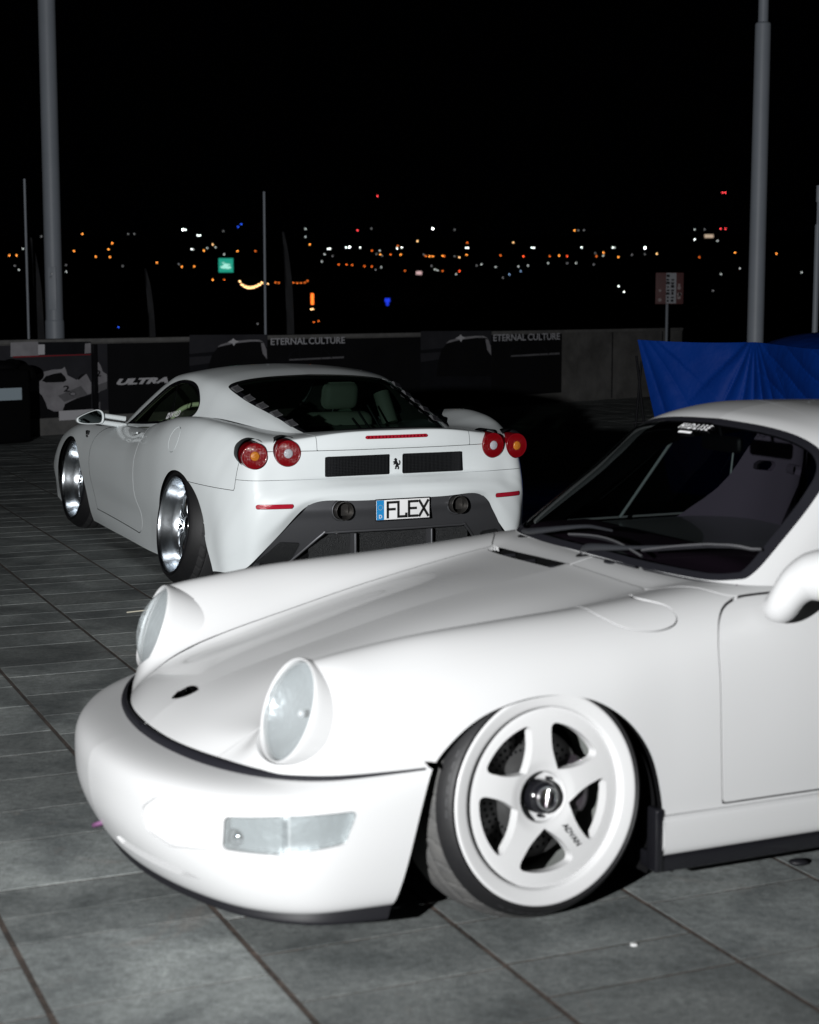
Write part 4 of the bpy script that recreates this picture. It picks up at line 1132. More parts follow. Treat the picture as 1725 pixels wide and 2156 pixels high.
    rub, _ = loft(cv([[(x + .003, y * .997, z + .016 * k + .003) for (x, y, z), k in zip(T0, KK)], [(x + .003 + .012 * k, y + .003, z + .013 * k + .003) for (x, y, z), k in zip(T0, KK)], [(x + .003, y, z + .003) for x, y, z in L0], [(x + .002, y, z - .006) for x, y, z in L0]]), wq, 24)
    if rub.N[len(rub.V) // 3][2] < 0: rub = G(rub.V, rub.T[:, ::-1], -rub.N)
    rub = clip(rub, np.minimum(np.where(rub.V[:, 1] > .5, fa(rub) - .004, 1.), rub.V[:, 0] - .31))
    put('rubber_strip', join(rub, rub.mirror()), M['rubber'], root)
    # black lip under the bumper
    LL0 = [(x - .002, y - .001, z - .001) for x, y, z in L6]; LL1 = [(x + .001, y + .001, .074) for x, y, z in L6]; LL2 = [(x - .002, y - .001, .066) for x, y, z in L6]; LL3 = [(x - .06, y - .05, .062) for x, y, z in L6]
    lip, _ = loft(cv([LL0, LL1, LL2, LL3]), wq, 16, vinterp='p')
    if lip.N[np.argmax(lip.V[:, 0])][0] < 0: lip = G(lip.V, lip.T[:, ::-1], -lip.N)
    lip = clip(lip, np.where(lip.V[:, 1] > .5, fa(lip) , 1.))
    put('front_lip', join(lip, lip.mirror()), M['black'], root)
    put('tow_strap', tube([(.86, -.03, .15), (.895, -.045, .14), (.905, -.06, .132), (.89, -.075, .128), (.85, -.07, .13)], .007, 8), M['tow'], root)

    # ---- headlamps
    for sgn in (1, -1):
        o = hc * [1, sgn, 1]; X, Y, Z = hy * [1, sgn, 1], hu * [1, sgn, 1], ha * [1, sgn, 1]
        m = mtx(X, Y / .965, Z, o)
        ringp = [(.1255, -.15), (.1264, -.075), (.1268, -.05), (.1264, -.02), (.1258, -.006), (.1240, .0015), (.1218, .0035), (.1198, .002), (.1185, -.004), (.1175, -.014), (.116, -.04)]
        ring = lathe(ringp, 72, 'z').xf(m)
        if sgn < 0: ring = G(ring.V, ring.T[:, ::-1], ring.N)
        hl_ = put('headlamp', ring, P, root)
        # painted shroud behind the ring, standing in the wing
        la = np.linspace(0, 2 * math.pi, 145); lr = np.linspace(.1176, .0008, 40)
        LS = np.stack([np.cos(la)[:, None] * lr, np.sin(la)[:, None] * lr, .046 * (1 - (lr / .1176) ** 2) - .006 + 0 * la[:, None]], 2)
        LS[:, :, 2] += .0011 * np.cos(2 * math.pi * LS[:, :, 0] / .0135) * np.clip((.112 - lr) / .02, 0, 1) * np.clip(lr / .02, 0, 1)
        lensg = gridmesh(LS)
        put('lamp_collar', collar if sgn > 0 else collar.mirror(), P, hl_)
        fx = (lambda q: q) if sgn > 0 else (lambda q: G(q.V, q.T[:, ::-1], q.N))
        put('lens', fx(lensg.xf(m)), M['lensribbed'], hl_)
        bowl = [(r, -.012 - .055 * (1 - (r / .115) ** 2)) for r in np.linspace(.115, .004, 24)]
        put('reflector', fx(lathe(bowl, 64, 'z').xf(m)), M['reflector'], hl_)
        put('bulb_shield', ellipsoid((0, 0, -.038), (.010, .010, .010), 14, 10).xf(m), M['silver'], hl_)

    # ---- emblem on the bonnet
    en = unit([.36, 0, 1.0]); ex = np.array([0, 1., 0]); ey = np.cross(en, ex)
    shield = smoothpoly([(-.024, .030, 1), (0, .034), (.024, .030, 1), (.025, .005), (.017, -.018), (0, -.036, 1), (-.017, -.018), (-.025, .005)], 6)
    eo = np.array([.666, 0, .4845])
    em = put('emblem', plate([(y, x) for x, y in shield], 0, .004).xf(mtx(-np.cross(ex, en), ex, en, eo)), M['silver'], root)
    put('emblem_field', plate([(y * .80, x * .80) for x, y in shield], .0035, .0048).xf(mtx(-np.cross(ex, en), ex, en, eo)), M['blackgloss'], em)
    for u_, v_ in ((-.012, .016), (.012, .016), (0, 0), (-.010, -.012), (.010, -.012)):
        put('emblem_boss', ellipsoid((v_, u_, .005), (.0068, .0068, .004), 10, 6).xf(mtx(-np.cross(ex, en), ex, en, eo)), M['silver'], em)

    # ---- sills
    sill_t = [0, .3, .7, 1]
    def sillloft(x0, x1):
        prof = [(.760, .234), (.786, .2335), (.796, .228), (.800, .215), (.799, .160), (.795, .140), (.785, .131), (.75, .129)]
        xs = np.linspace(x0, x1, 40)
        S = np.array([[(x, y + .012 * max(0, (-x - 1.2)) , z) for y, z in prof] for x in xs])
        return S
    S_ = sillloft(-.347, -1.90)
    gq = gridmesh(np.stack([np.stack([nspline(np.arange(8), r[:, k], np.linspace(0, 7, 36)) for k in range(3)], 1) for r in S_]))
    if gq.N[len(gq.V) // 2][1] < 0: gq = G(gq.V, gq.T[:, ::-1], -gq.N)
    endcap = plate([(.76, .233), (.795, .226), (.799, .16), (.785, .132), (.75, .13)], -.349, -.3465, 'yz')
    for mir in (0, 1):
        q = join(gq, endcap); q = q.mirror() if mir else q
        sl = put('sill', q, P, root)
        b = box(-1.90, -.335, .70, .786, .085, .1285, .006); b = join(b, box(-.351, -.326, .745, .792, .088, .255, .006))
        put('sill_blade', b.mirror() if mir else b, M['blackgloss'], sl)
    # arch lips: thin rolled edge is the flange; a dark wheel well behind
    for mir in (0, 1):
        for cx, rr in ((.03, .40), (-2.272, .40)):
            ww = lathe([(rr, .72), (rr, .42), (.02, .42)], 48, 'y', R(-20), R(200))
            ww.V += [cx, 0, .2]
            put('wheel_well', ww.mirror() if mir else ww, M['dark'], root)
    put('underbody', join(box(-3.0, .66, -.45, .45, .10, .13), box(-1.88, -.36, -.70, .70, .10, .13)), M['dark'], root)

    # ---- greenhouse
    gt = [0, 1, 2, 3, 3.6, 4.5, 5.5, 6.6, 7.4, 8.2, 9, 9.8]
    c0 = [(-.585, 0, .784), (-.725, 0, .906), (-.865, 0, 1.029), (-1.010, 0, 1.160), (-1.09, 0, 1.197), (-1.30, 0, 1.222), (-1.6, 0, 1.218), (-1.9, 0, 1.178), (-2.12, 0, 1.105), (-2.35, 0, 1.0), (-2.6, 0, .88), (-2.8, 0, .76)]
    c1 = [(-.592, .30, .785), (-.732, .292, .903), (-.872, .283, 1.022), (-1.016, .275, 1.150), (-1.098, .272, 1.186), (-1.30, .27, 1.211), (-1.6, .27, 1.207), (-1.9, .265, 1.168), (-2.12, .26, 1.095), (-2.35, .25, .99), (-2.6, .24, .87), (-2.8, .24, .75)]
    c2 = [(-.625, .53, .784), (-.755, .512, .889), (-.890, .49, .998), (-1.030, .466, 1.116), (-1.125, .455, 1.150), (-1.32, .455, 1.176), (-1.6, .455, 1.172), (-1.9, .44, 1.133), (-2.12, .42, 1.062), (-2.35, .40, .96), (-2.6, .39, .85), (-2.8, .39, .74)]
    c3 = [(-.690, .634, .782), (-.805, .610, .868), (-.935, .582, .965), (-1.070, .552, 1.066), (-1.175, .538, 1.104), (-1.35, .540, 1.128), (-1.6, .54, 1.124), (-1.9, .525, 1.09), (-2.12, .505, 1.02), (-2.35, .49, .925), (-2.6, .49, .825), (-2.8, .50, .73)]
    c4 = [(-.735, .664, .781), (-.845, .640, .856), (-.972, .612, .945), (-1.105, .584, 1.036), (-1.215, .570, 1.075), (-1.38, .570, 1.098), (-1.6, .57, 1.094), (-1.9, .56, 1.06), (-2.12, .545, .99), (-2.35, .535, .90), (-2.6, .54, .81), (-2.8, .55, .72)]
    c5 = [(-.76, .672, .780), (-.875, .662, .822), (-1.00, .646, .872), (-1.13, .628, .924), (-1.235, .620, .945), (-1.39, .622, .955), (-1.6, .624, .955), (-1.9, .615, .93), (-2.12, .605, .89), (-2.35, .60, .84), (-2.6, .60, .79), (-2.8, .60, .71)]
    c6 = [(-.77, .676, .779), (-.885, .680, .779), (-1.01, .684, .779), (-1.14, .686, .779), (-1.24, .688, .779), (-1.39, .690, .779), (-1.6, .694, .779), (-1.9, .70, .779), (-2.12, .70, .779), (-2.35, .69, .778), (-2.6, .67, .76), (-2.8, .65, .70)]
    cvg = lambda Ls: [[(t, *p) for t, p in zip(gt, L)] for L in Ls]
    gq = np.unique(np.concatenate([np.linspace(0, 4.5, 120), np.linspace(4.5, 9.8, 70)]))
    gh, SG = loft(cvg([c0, c1, c2, c3, c4, c5, c6]), gq, 90, interp='p', vinterp='n', sm=2)
    if gh.N[0][2] < 0: gh = G(gh.V, gh.T[:, ::-1], -gh.N)
    sd = unit([-.74, 0, .672])
    pq = lambda g: np.stack([g.V[:, 1], (g.V - [-.585, 0, .784]) @ sd], 1)
    wp = smoothpoly([(0, .003, 1), (.30, .006), (.52, .030), (.608, .078), (.624, .125), (.604, .250), (.574, .40), (.548, .500), (.500, .556), (.42, .580), (.25, .594), (0, .598, 1)], 10)
    wp = np.array([p for p in wp if p[0] >= -1e-6] ); wpoly = np.concatenate([wp, wp[::-1] * [-1, 1]])
    front = lambda g: (g.V[:, 0] > -1.30)
    fw_ = lambda g: np.where(front(g), sdf(pq(g), wpoly), 1.)
    glassw = clip(gh, -fw_(gh) - .024)
    seal = clip(gh, np.minimum(-fw_(gh) - .0, fw_(gh) + .0245))
    skin = clip(gh, fw_(gh) - .0005)
    # side windows
    swp = smoothpoly([(-.845, .793, 1), (-1.00, .900), (-1.16, 1.020), (-1.26, 1.070), (-1.42, 1.084), (-1.65, 1.075), (-1.72, .793, 1)], 8)
    qwp = smoothpoly([(-1.77, .793, 1), (-1.71, 1.07, 1), (-1.90, 1.035), (-2.08, .95), (-2.20, .84), (-2.18, .793)], 8)
    fsw = lambda g: np.where(g.V[:, 1] > .50, np.minimum(sdf(xz(g), swp), sdf(xz(g), qwp)), 1.)
    sidew = clip(skin, -fsw(skin) - .004)
    skin = clip(skin, fsw(skin))
    # rear screen
    rwp = np.array([(-1.92, -.44), (-1.92, .44), (-2.42, .40), (-2.42, -.40)]); rwp = rounded(rwp, .1)
    frw = lambda g: np.where(g.V[:, 2] > .8, sdf(xy(g), rwp), 1.)
    rearw = clip(skin, -frw(skin) - .003); skin = clip(skin, frw(skin))
    sk2 = skin.mirror(); sk2.cut = skin.cut
    put('roof', join(flange(skin, .022), flange(sk2, .022)), P, root)
    liner = skin.offset(-.024)
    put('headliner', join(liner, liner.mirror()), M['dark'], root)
    wsg = put('windscreen', join(glassw, glassw.mirror()).offset(-.004), M['glassfront'], root)
    put('windscreen_seal', join(flange(seal, .012), flange(seal.mirror(), .012, False) if False else seal.mirror()), M['rubber'], root)
    put('side_window', sidew.offset(-.006), M['glassside'], root)
    put('side_window', sidew.mirror().offset(-.006), M['glassdark'], root)
    put('rear_window', join(rearw, rearw.mirror()).offset(-.004), M['glassdark'], root)
    return root, dict(hc=hc, sd=sd, wsg=wsg, pq=pq, glassw=glassw)
def near_car_details(root, info):
    P = M['paint2']
    spoke_wheel(root, (-.019, .779, .3195), R(5.0), R(4), False)
    spoke_wheel(root, (-.019, -.779, .3195), R(5.0), R(4), True)
    spoke_wheel(root, (-2.272, .80, .3175), R(3), 0, False)
    spoke_wheel(root, (-2.272, -.80, .3175), R(3), 0, True)
    # door mirrors: a teardrop shell on a curved foot
    for s in (1,):
        pts = [(-.622, .760, .748), (-.612, .790, .756), (-.612, .815, .785), (-.628, .838, .820), (-.650, .872, .842), (-.668, .915, .850), (-.680, .955, .850), (-.686, .985, .849), (-.689, 1.0, .848)]
        rad = [.042, .043, .045, .053, .064, .068, .065, .048, .010]
        pts = np.array(pts) - [.085, 0, .004]; tt = np.arange(len(pts)); q = np.linspace(0, len(pts) - 1, 60)
        pp = nspline(tt, pts, q); rq = np.maximum(pchip(tt, rad, q), .004)
        mm = tube(pp, rq, 36)
        mm.V[:, 0] = mm.V[:, 0] * 1.0
        if s < 0: mm = mm.mirror()
        mo = put('door_mirror', mm, P, root)
        gm = lathe([(.052, 0), (.0005, 0)], 30, 'y').xf(mtx([0, 1, 0], [-1, 0, 0], [0, 0, 1], (-.82, .925 , .846)))
        put('mirror_glass', gm if s > 0 else gm.mirror(), M['chrome'], mo)
        gk = lathe([(.0375, .0), (.0375, .008), (.03, .012)], 36, 'z'); gk.V = gk.V * [1, 1, 1]
        gk = gk.xf(mtx(unit([1, 0, 0]), unit([0, .35, .94]), unit([0, .94, -.35]), (-.707, .752, .741)))
        put('mirror_gasket', gk if s > 0 else gk.mirror(), M['black'], mo)
    # wipers: pivot, arm, blade on the screen (points lie just above the glass)
    sd = info['sd']; wsn = unit(np.cross([0, 1., 0], sd)); wsn = wsn if wsn[2] > 0 else -wsn
    o = np.array([-.585, 0, .784])
    gl = info['glassw']; gy = np.abs(gl.V[:, 1]); gs = (gl.V - o) @ sd; gn = (gl.V - o) @ wsn
    def on(y, s, up=.012):
        k = np.argmin((gy - abs(y)) ** 2 + (gs - s) ** 2)
        return o + np.array([0, y, 0]) + sd * s + wsn * (gn[k] + up)
    for piv, arm, (b0, bm, b1) in (
            ((-.625, -.475, .779), [(-.36, .030, .014), (-.083, .092, .014), (.028, .094, .014)], ((-.17, .047), (.05, .060), (.255, .036))),
            ((-.598, -.052, .776), [(.0, .014, .018), (.155, .044, .015), (.285, .076, .014), (.443, .128, .012)], ((.235, .055), (.42, .115), (.605, .190)))):
        wp = bpy.data.objects.new('wiper', None); link(wp, root)
        base = np.array(piv)
        c = lathe([(.013, -.01), (.012, .010), (.008, .014), (.0005, .015)], 20, 'z'); c.V += base
        put('wiper_pivot', c, M['black'], wp)
        c = lathe([(.024, 0), (.02, .006), (.012, .008)], 20, 'z'); c.V += base - [0, 0, .006]
        put('pivot_cap', c, M['steel'], wp)
        p = np.array([base + [0, 0, .012]] + [on(*q) for q in arm]); m_ = len(p) - 1
        pp = pchip(np.arange(m_ + 1), p, np.linspace(0, m_, 30))
        put('wiper_arm', tube(pp, pchip([0, .3, .6, 1], [.011, .011, .006, .0035], np.linspace(0, 1, 30)), 10), M['wiper'], wp)
        bq = nspline([0, .5, 1], [b0, bm, b1], np.linspace(0, 1, 15))
        n = 14
        bl = [on(q[0], q[1], .008) for q in bq]
        put('wiper_blade', tube(bl, .0035, 8), M['black'], wp)
        br = [q + wsn * .007 * math.sin(math.pi * k / n) + wsn * .004 for k, q in enumerate(bl)]
        put('blade_frame', tube(br, .0028, 8), M['wiperhi'], wp)
    e = ellipsoid((0, 0, 0), (.010, .026, .006), 16, 8); e.V += [-.594, .10, .774]
    put('washer_nozzle', e, M['black'], root)
    # cabin
    cab = box(-2.2, -.70, -.60, .60, .16, .20)
    put('cabin_floor', cab, M['dark'], root)
    for s in (1, -1):
        q = box(-2.1, -.78, .655, .69, .45, .786, .008); put('door_trim', q if s > 0 else q.mirror(), M['dark'], root)
    dprof = [(-.66, .775), (-.72, .790), (-.80, .800), (-.93, .800), (-.985, .785), (-1.0, .74), (-.97, .60), (-.95, .40)]
    ys = np.linspace(-.62, .62, 40)
    S = np.array([[(x + .0 * abs(y), y, z + .020 * math.exp(-((y - .37) / .17) ** 2) * (1 if -1.0 < x < -.75 else .3)) for x, z in dprof] for y in ys])
    S = np.stack([np.stack([pchip(np.arange(8), r[:, k], np.linspace(0, 7, 40)) for k in range(3)], 1) for r in S])
    put('dashboard', gridmesh(S), M['dash'], root)
    sw = []
    for a in np.linspace(0, 2 * math.pi, 49): sw.append((0, .165 * math.cos(a), .165 * math.sin(a)))
    sm = mtx(unit([.92, 0, .38]), [0, 1, 0], unit([-.38, 0, .92]), (-1.08, .37, .70))
    st = put('steering_wheel', tube(sw, .014, 10, False).xf(sm), M['black'], root)
    put('wheel_spokes', join(box(-.006, .006, -.16, .16, -.015, .015, .003), box(-.006, .006, -.015, .015, -.16, 0, .003)).xf(sm), M['black'], st)
    put('wheel_hub', lathe([(.05, -.02), (.045, .02), (.001, .025)], 24, 'x').xf(sm), M['black'], st)
    for sy in (.36, -.36):
        # bucket seat: shell with shoulder wings, two harness slots, cushion
        zs = np.linspace(0, 1, 34); us = np.linspace(-1, 1, 41)
        prof = pchip([0, .25, .5, .72, .86, 1], [[.25, -1.30], [.30, -1.36], [.62 - .0, -1.46], [.84, -1.53], [1.02, -1.575], [1.125, -1.59]], zs)
        hw = pchip([0, .25, .5, .66, .76, .86, 1], [.25, .26, .275, .285, .215, .165, .11], zs)
        wing = pchip([0, .25, .45, .6, .70, .80, 1], [.10, .15, .20, .24, .16, .07, .025], zs)
        S = np.array([[(p[1] + wg * abs(u) ** 3.0, sy + h_ * u, p[0] + .02 * (1 - u * u) * (q > .9)) for u in us] for p, h_, wg, q in zip(prof, hw, wing, zs)])
        seat = gridmesh(S)
        fy = np.abs(seat.V[:, 1] - sy)
        slot = np.maximum(np.abs(fy - .085) - .045, np.abs(seat.V[:, 2] - .965 + .0 * fy) - .020)
        sc = clip(seat, slot); sc = flange(sc, .03, True)
        so = put('bucket_seat', sc, M['seat'], root)
        put('seat_shell', clip(seat.offset(.012), slot), M['black'], so)
        put('seat_shell', clip(seat.offset(-.012), slot), M['seat'], so)
        put('seat_cushion', box(-1.36, -.92, sy - .24, sy + .24, .22, .34, .04), M['seat'], so)
        if sy > 0:
            lg = text('M', .05, .001, shear=.4, bold=.001)
            put('seat_emblem', lg.xf(mtx([0, 1, 0], [-.15, 0, .99], [.99, 0, .15], (-1.556, sy - .03, 1.055))), M['whiteprint'], so, smooth=False)
    put('cage_bar', tube([(-1.26, -.565, 1.08), (-1.06, -.60, .80)], .0055, 8), M['cage'], root)
    put('cage_bar', tube([(-1.52, -.60, 1.02), (-1.50, -.605, .80)], .004, 8), M['cage'], root)
    put('cage_bar', tube([(-1.75, -.52, .70), (-1.70, -.50, 1.02), (-1.68, 0, 1.14), (-1.70, .50, 1.02), (-1.75, .52, .70)], .018, 10), M['black'], root)
    # sticker across the top of the screen
    tx = text('HIDLISE', .033, .0006, shear=.45, spacing=1.5, bold=.0)
    c = on(-.063, .545, .002); k2 = on(.06, .545, .002); k3 = on(-.063, .52, .002)
    ux = unit(k2 - on(-.18, .545, .002)); uy = unit(c - k3); uy = unit(uy - ux * (uy @ ux))
    wst = put('screen_sticker', tx.xf(mtx(ux, uy, np.cross(ux, uy), c)), M['whiteprint'], root, smooth=False)
    b = box(-.035, .035, -.004, .004, 0, .0006).xf(mtx(ux, uy, np.cross(ux, uy), c - uy * .026 - ux * .02))
    put('sticker_underline', b, M['whiteprint'], wst)
    # inner rear-view mirror
    im = put('interior_mirror', box(-1.06, -1.04, -.10, .10, 1.075, 1.125, .012), M['black'], root)
    put('mirror_stem', tube([(-1.05, 0, 1.12), (-1.04, 0, 1.155)], .006, 8), M['black'], im)
# =================================================================== the far car: white mid-engined coupe, seen from behind
def dish_wheel(parent, loc, camber, steer, mirror, rr_, wid, tr_):
    """deep-dish polished wheel; rr_ rim radius, wid tyre width, tr_ tyre radius"""
    r = bpy.data.objects.new('wheel', None); link(r, parent)
    r.matrix_local = Matrix.Translation(loc) @ Matrix.Rotation(math.pi * mirror + steer, 4, 'Z') @ Matrix.Rotation(camber, 4, 'X')
    k = rr_
    lip = [(k - .012, -.03), (k - .001, -.016), (k, -.006), (k - .002, 0), (k - .006, .001), (k - .010, -.002)]
    put('rim_lip', lathe(lip, 120, 'y'), M['blackgloss'], r)
    dish = [(k - .0095, -.003), (k - .0125, -.008), (k - .016, -.020), (k - .020, -.040), (k - .030, -.075), (k - .036, -.110), (k - .050, -.118)]
    put('dish', lathe(dish, 96, 'y'), M['polish'], r)
    # rivets round the dish
    gs = []
    for q in range(30):
        a = 2 * math.pi * q / 30
        gs.append(ellipsoid(((k - .045) * math.cos(a), -.112, (k - .045) * math.sin(a)), (.0055, .006, .0055), 8, 6))
    put('rim_bolts', join(*gs), M['chrome'], r)
    # ten twin spokes
    for q in range(10):
        a = 2 * math.pi * q / 10 + .15
        ca, sa = math.cos(a), math.sin(a)
        for sgn in (-1, 1):
            o = .016 * sgn
            p = [(rad * ca - (o * w_) * sa, y, rad * sa + (o * w_) * ca) for rad, y, w_ in ((.045, -.095, .6), (.10, -.085, .8), (.16, -.095, 1.0), (k - .05, -.112, 1.5))]
            put('spoke', tube(nspline([0, 1, 2, 3], p, np.linspace(0, 3, 10)), .0085, 6), M['polish'], r)
    put('wheel_hub', lathe([(.062, -.12), (.060, -.088), (.050, -.078), (.030, -.072), (.0005, -.070)], 40, 'y'), M['polish'], r)
    put('barrel', lathe([(k - .04, -.12), (k - .045, -wid), ], 48, 'y'), M['barreldark'], r)
    put('brake_disc', lathe([(.185, -.175), (.185, -.15), (.08, -.15), (.05, -.13)], 48, 'y'), M['copper'], r)
    th = tr_ - k
    tp = [(k - .01, -.02), (k + .001, -.018), (k + .004, -.004), (k + .010, -.002), (k + .018, -.006), (k + .03 * th / .068, -.020), (k + .046 * th / .068, -.042), (k + .058 * th / .068, -.062)]
    put('tyre', lathe(tp, 120, 'y'), M['tyre'], r)
    e = k + .058 * th / .068
    t2 = [(e, -.062), (tr_ - .006, -.074), (tr_ - .003, -.085), (tr_ - .001, -.098), (tr_ - .008, -.100), (tr_ - .008, -.108), (tr_, -.110), (tr_, -.110 - (wid - .17) / 2), (tr_ - .008, -.112 - (wid - .17) / 2), (tr_ - .008, -.120 - (wid - .17) / 2), (tr_, -.122 - (wid - .17) / 2),
          (tr_, -wid + .055), (tr_ - .008, -wid + .053), (tr_ - .008, -wid + .045), (tr_ - .001, -wid + .043), (tr_ - .006, -wid + .02), (tr_ - .02, -wid + .006), (k, -wid)]
    put('tread', tyre_mesh(t2, (-.098, -.062), 300, 9, .006, 1, 2), M['treaddark'], r)
    return r

def far_car():
    th = R(-25.14)
    root = empty('mid_engine_coupe', (-1.494, 11.846, 0), math.atan2(math.cos(th), math.sin(th)),
                 'white low coupe seen from behind with four round red tail lamps and a FLEX plate', 'car')
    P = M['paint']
    xz = lambda g: g.V[:, [0, 2]]
    xy = lambda g: g.V[:, [0, 1]]
    yz_ = lambda g: g.V[:, [1, 2]]
    N0 = -1.02
    c0 = [(N0, .99, 0, .40), (-.85, .88, 0, .50), (-.5, .5, 0, .605), (0, 0, 0, .690), (.35, -.35, 0, .735), (.7, -.7, 0, .75), (1.4, -1.4, 0, .76), (2.0, -2.0, 0, .77), (2.6, -2.6, 0, .80), (2.87, -2.87, 0, .825), (3.05, -3.05, 0, .850), (3.2, -3.20, 0, .862), (3.3, -3.30, 0, .868), (3.36, -3.352, 0, .866),
          (3.42, -3.364, 0, .845), (3.55, -3.372, 0, .795), (3.7, -3.352, 0, .72), (3.85, -3.352, 0, .645), (3.93, -3.385, 0, .612), (4.0, -3.418, 0, .580), (4.05, -3.428, 0, .552), (4.1, -3.424, 0, .518)]
    c1 = [(N0, .97, .30, .40), (-.85, .86, .30, .50), (-.5, .49, .30, .603), (0, 0, .30, .687), (.35, -.35, .30, .730), (.7, -.7, .30, .74), (1.4, -1.4, .30, .75), (2.0, -2.0, .30, .76), (2.6, -2.6, .30, .80), (2.87, -2.87, .30, .825), (3.05, -3.05, .30, .846), (3.2, -3.185, .30, .857), (3.3, -3.29, .30, .862), (3.36, -3.340, .30, .860),
          (3.42, -3.352, .30, .838), (3.55, -3.360, .30, .792), (3.7, -3.345, .30, .718), (3.85, -3.345, .30, .643), (3.93, -3.378, .30, .610), (4.0, -3.412, .30, .578), (4.05, -3.422, .30, .552), (4.1, -3.418, .30, .518)]
    c2 = [(N0, .92, .52, .40), (-.85, .81, .52, .50), (-.5, .47, .52, .612), (0, 0, .53, .700), (.35, -.35, .54, .728), (.7, -.7, .56, .735), (1.4, -1.4, .56, .74), (2.0, -2.0, .55, .78), (2.6, -2.6, .53, .845), (2.87, -2.85, .52, .848), (3.05, -3.01, .515, .845), (3.2, -3.14, .515, .842), (3.3, -3.25, .52, .838), (3.36, -3.295, .525, .832),
          (3.42, -3.308, .53, .815), (3.55, -3.316, .54, .782), (3.7, -3.322, .55, .715), (3.85, -3.335, .553, .640), (3.93, -3.355, .552, .600), (4.0, -3.378, .548, .555), (4.05, -3.382, .535, .518), (4.1, -3.372, .500, .498)]
    c3 = [(N0, .86, .64, .40), (-.85, .76, .645, .50), (-.5, .45, .655, .630), (0, 0, .67, .712), (.35, -.35, .675, .733), (.7, -.7, .68, .738), (1.4, -1.4, .70, .75), (2.0, -1.98, .69, .81), (2.6, -2.58, .66, .880), (2.87, -2.83, .645, .874), (3.05, -2.99, .64, .860), (3.2, -3.11, .64, .846), (3.3, -3.205, .645, .830), (3.36, -3.25, .65, .818),
          (3.42, -3.268, .653, .800), (3.55, -3.290, .66, .765), (3.7, -3.302, .665, .70), (3.85, -3.318, .665, .62), (3.93, -3.334, .663, .575), (4.0, -3.352, .658, .51), (4.05, -3.345, .640, .43), (4.1, -3.310, .608, .375)]
    c4 = [(N0, .77, .745, .40), (-.85, .68, .755, .50), (-.5, .41, .775, .632), (0, 0, .79, .705), (.35, -.35, .775, .725), (.7, -.7, .765, .738), (1.4, -1.4, .785, .765), (2.0, -1.95, .815, .845), (2.35, -2.33, .815, .895), (2.6, -2.58, .805, .907), (2.87, -2.82, .790, .893), (3.05, -2.97, .778, .870), (3.2, -3.08, .770, .838), (3.3, -3.155, .768, .808), (3.36, -3.195, .768, .785),
          (3.42, -3.218, .768, .762), (3.55, -3.255, .767, .715), (3.7, -3.278, .768, .65), (3.85, -3.298, .768, .57), (3.93, -3.306, .765, .52), (4.0, -3.306, .758, .43), (4.05, -3.290, .748, .33), (4.1, -3.262, .728, .240)]
    c5 = [(N0, .68, .815, .40), (-.85, .60, .825, .48), (-.5, .37, .845, .590), (0, 0, .862, .640), (.35, -.35, .850, .66), (.7, -.7, .845, .675), (1.4, -1.4, .865, .70), (2.0, -1.95, .905, .77), (2.35, -2.31, .910, .83), (2.6, -2.56, .900, .842), (2.87, -2.79, .880, .825), (3.05, -2.92, .863, .795), (3.2, -3.02, .850, .752), (3.3, -3.08, .842, .712), (3.36, -3.118, .838, .685),
          (3.42, -3.145, .835, .658), (3.55, -3.185, .830, .605), (3.7, -3.212, .828, .53), (3.85, -3.228, .825, .45), (3.93, -3.230, .820, .40), (4.0, -3.226, .812, .32), (4.05, -3.215, .802, .25), (4.1, -3.200, .790, .165)]
    c6 = [(N0, .60, .855, .39), (-.85, .53, .865, .44), (-.5, .34, .882, .50), (0, 0, .892, .54), (.35, -.35, .890, .55), (.7, -.7, .892, .56), (1.4, -1.4, .912, .58), (2.0, -1.96, .945, .64), (2.35, -2.31, .955, .69), (2.6, -2.55, .948, .705), (2.87, -2.77, .928, .69), (3.05, -2.88, .912, .66), (3.2, -2.96, .900, .61), (3.3, -3.01, .892, .57), (3.36, -3.04, .888, .54),
          (3.42, -3.06, .885, .515), (3.55, -3.09, .880, .46), (3.7, -3.112, .877, .39), (3.85, -3.125, .872, .32), (3.93, -3.126, .868, .28), (4.0, -3.125, .862, .235), (4.05, -3.120, .855, .20), (4.1, -3.115, .848, .140)]
    c7 = [(N0, .55, .870, .37), (-.85, .48, .88, .38), (-.5, .31, .892, .40), (0, 0, .896, .42), (.35, -.35, .892, .41), (.7, -.7, .896, .405), (1.4, -1.4, .918, .40), (2.0, -1.97, .945, .43), (2.35, -2.31, .960, .50), (2.6, -2.54, .958, .53), (2.87, -2.74, .938, .52), (3.05, -2.83, .925, .49), (3.2, -2.90, .914, .44), (3.36, -2.96, .903, .39), (3.55, -3.0, .895, .33), (3.85, -3.03, .885, .24), (4.1, -3.045, .868, .135)]
    c8 = [(N0, .52, .872, .33), (-.85, .45, .882, .32), (-.5, .29, .888, .31), (0, 0, .885, .30), (.35, -.35, .874, .29), (.7, -.7, .876, .285), (1.4, -1.4, .896, .28), (2.0, -1.98, .925, .29), (2.35, -2.31, .948, .34), (2.6, -2.53, .950, .37), (2.87, -2.72, .935, .36), (3.2, -2.86, .915, .29), (3.55, -2.95, .900, .235), (4.1, -3.0, .878, .132)]
    c9 = [(N0, .50, .868, .27), (-.85, .43, .875, .25), (-.5, .28, .878, .21), (0, 0, .870, .18), (.35, -.35, .855, .165), (.7, -.7, .862, .16), (1.4, -1.4, .888, .16), (2.0, -1.98, .920, .17), (2.35, -2.30, .940, .21), (2.6, -2.52, .94, .24), (2.87, -2.70, .93, .22), (3.2, -2.84, .912, .19), (3.55, -2.93, .898, .175), (4.1, -2.98, .882, .128)]
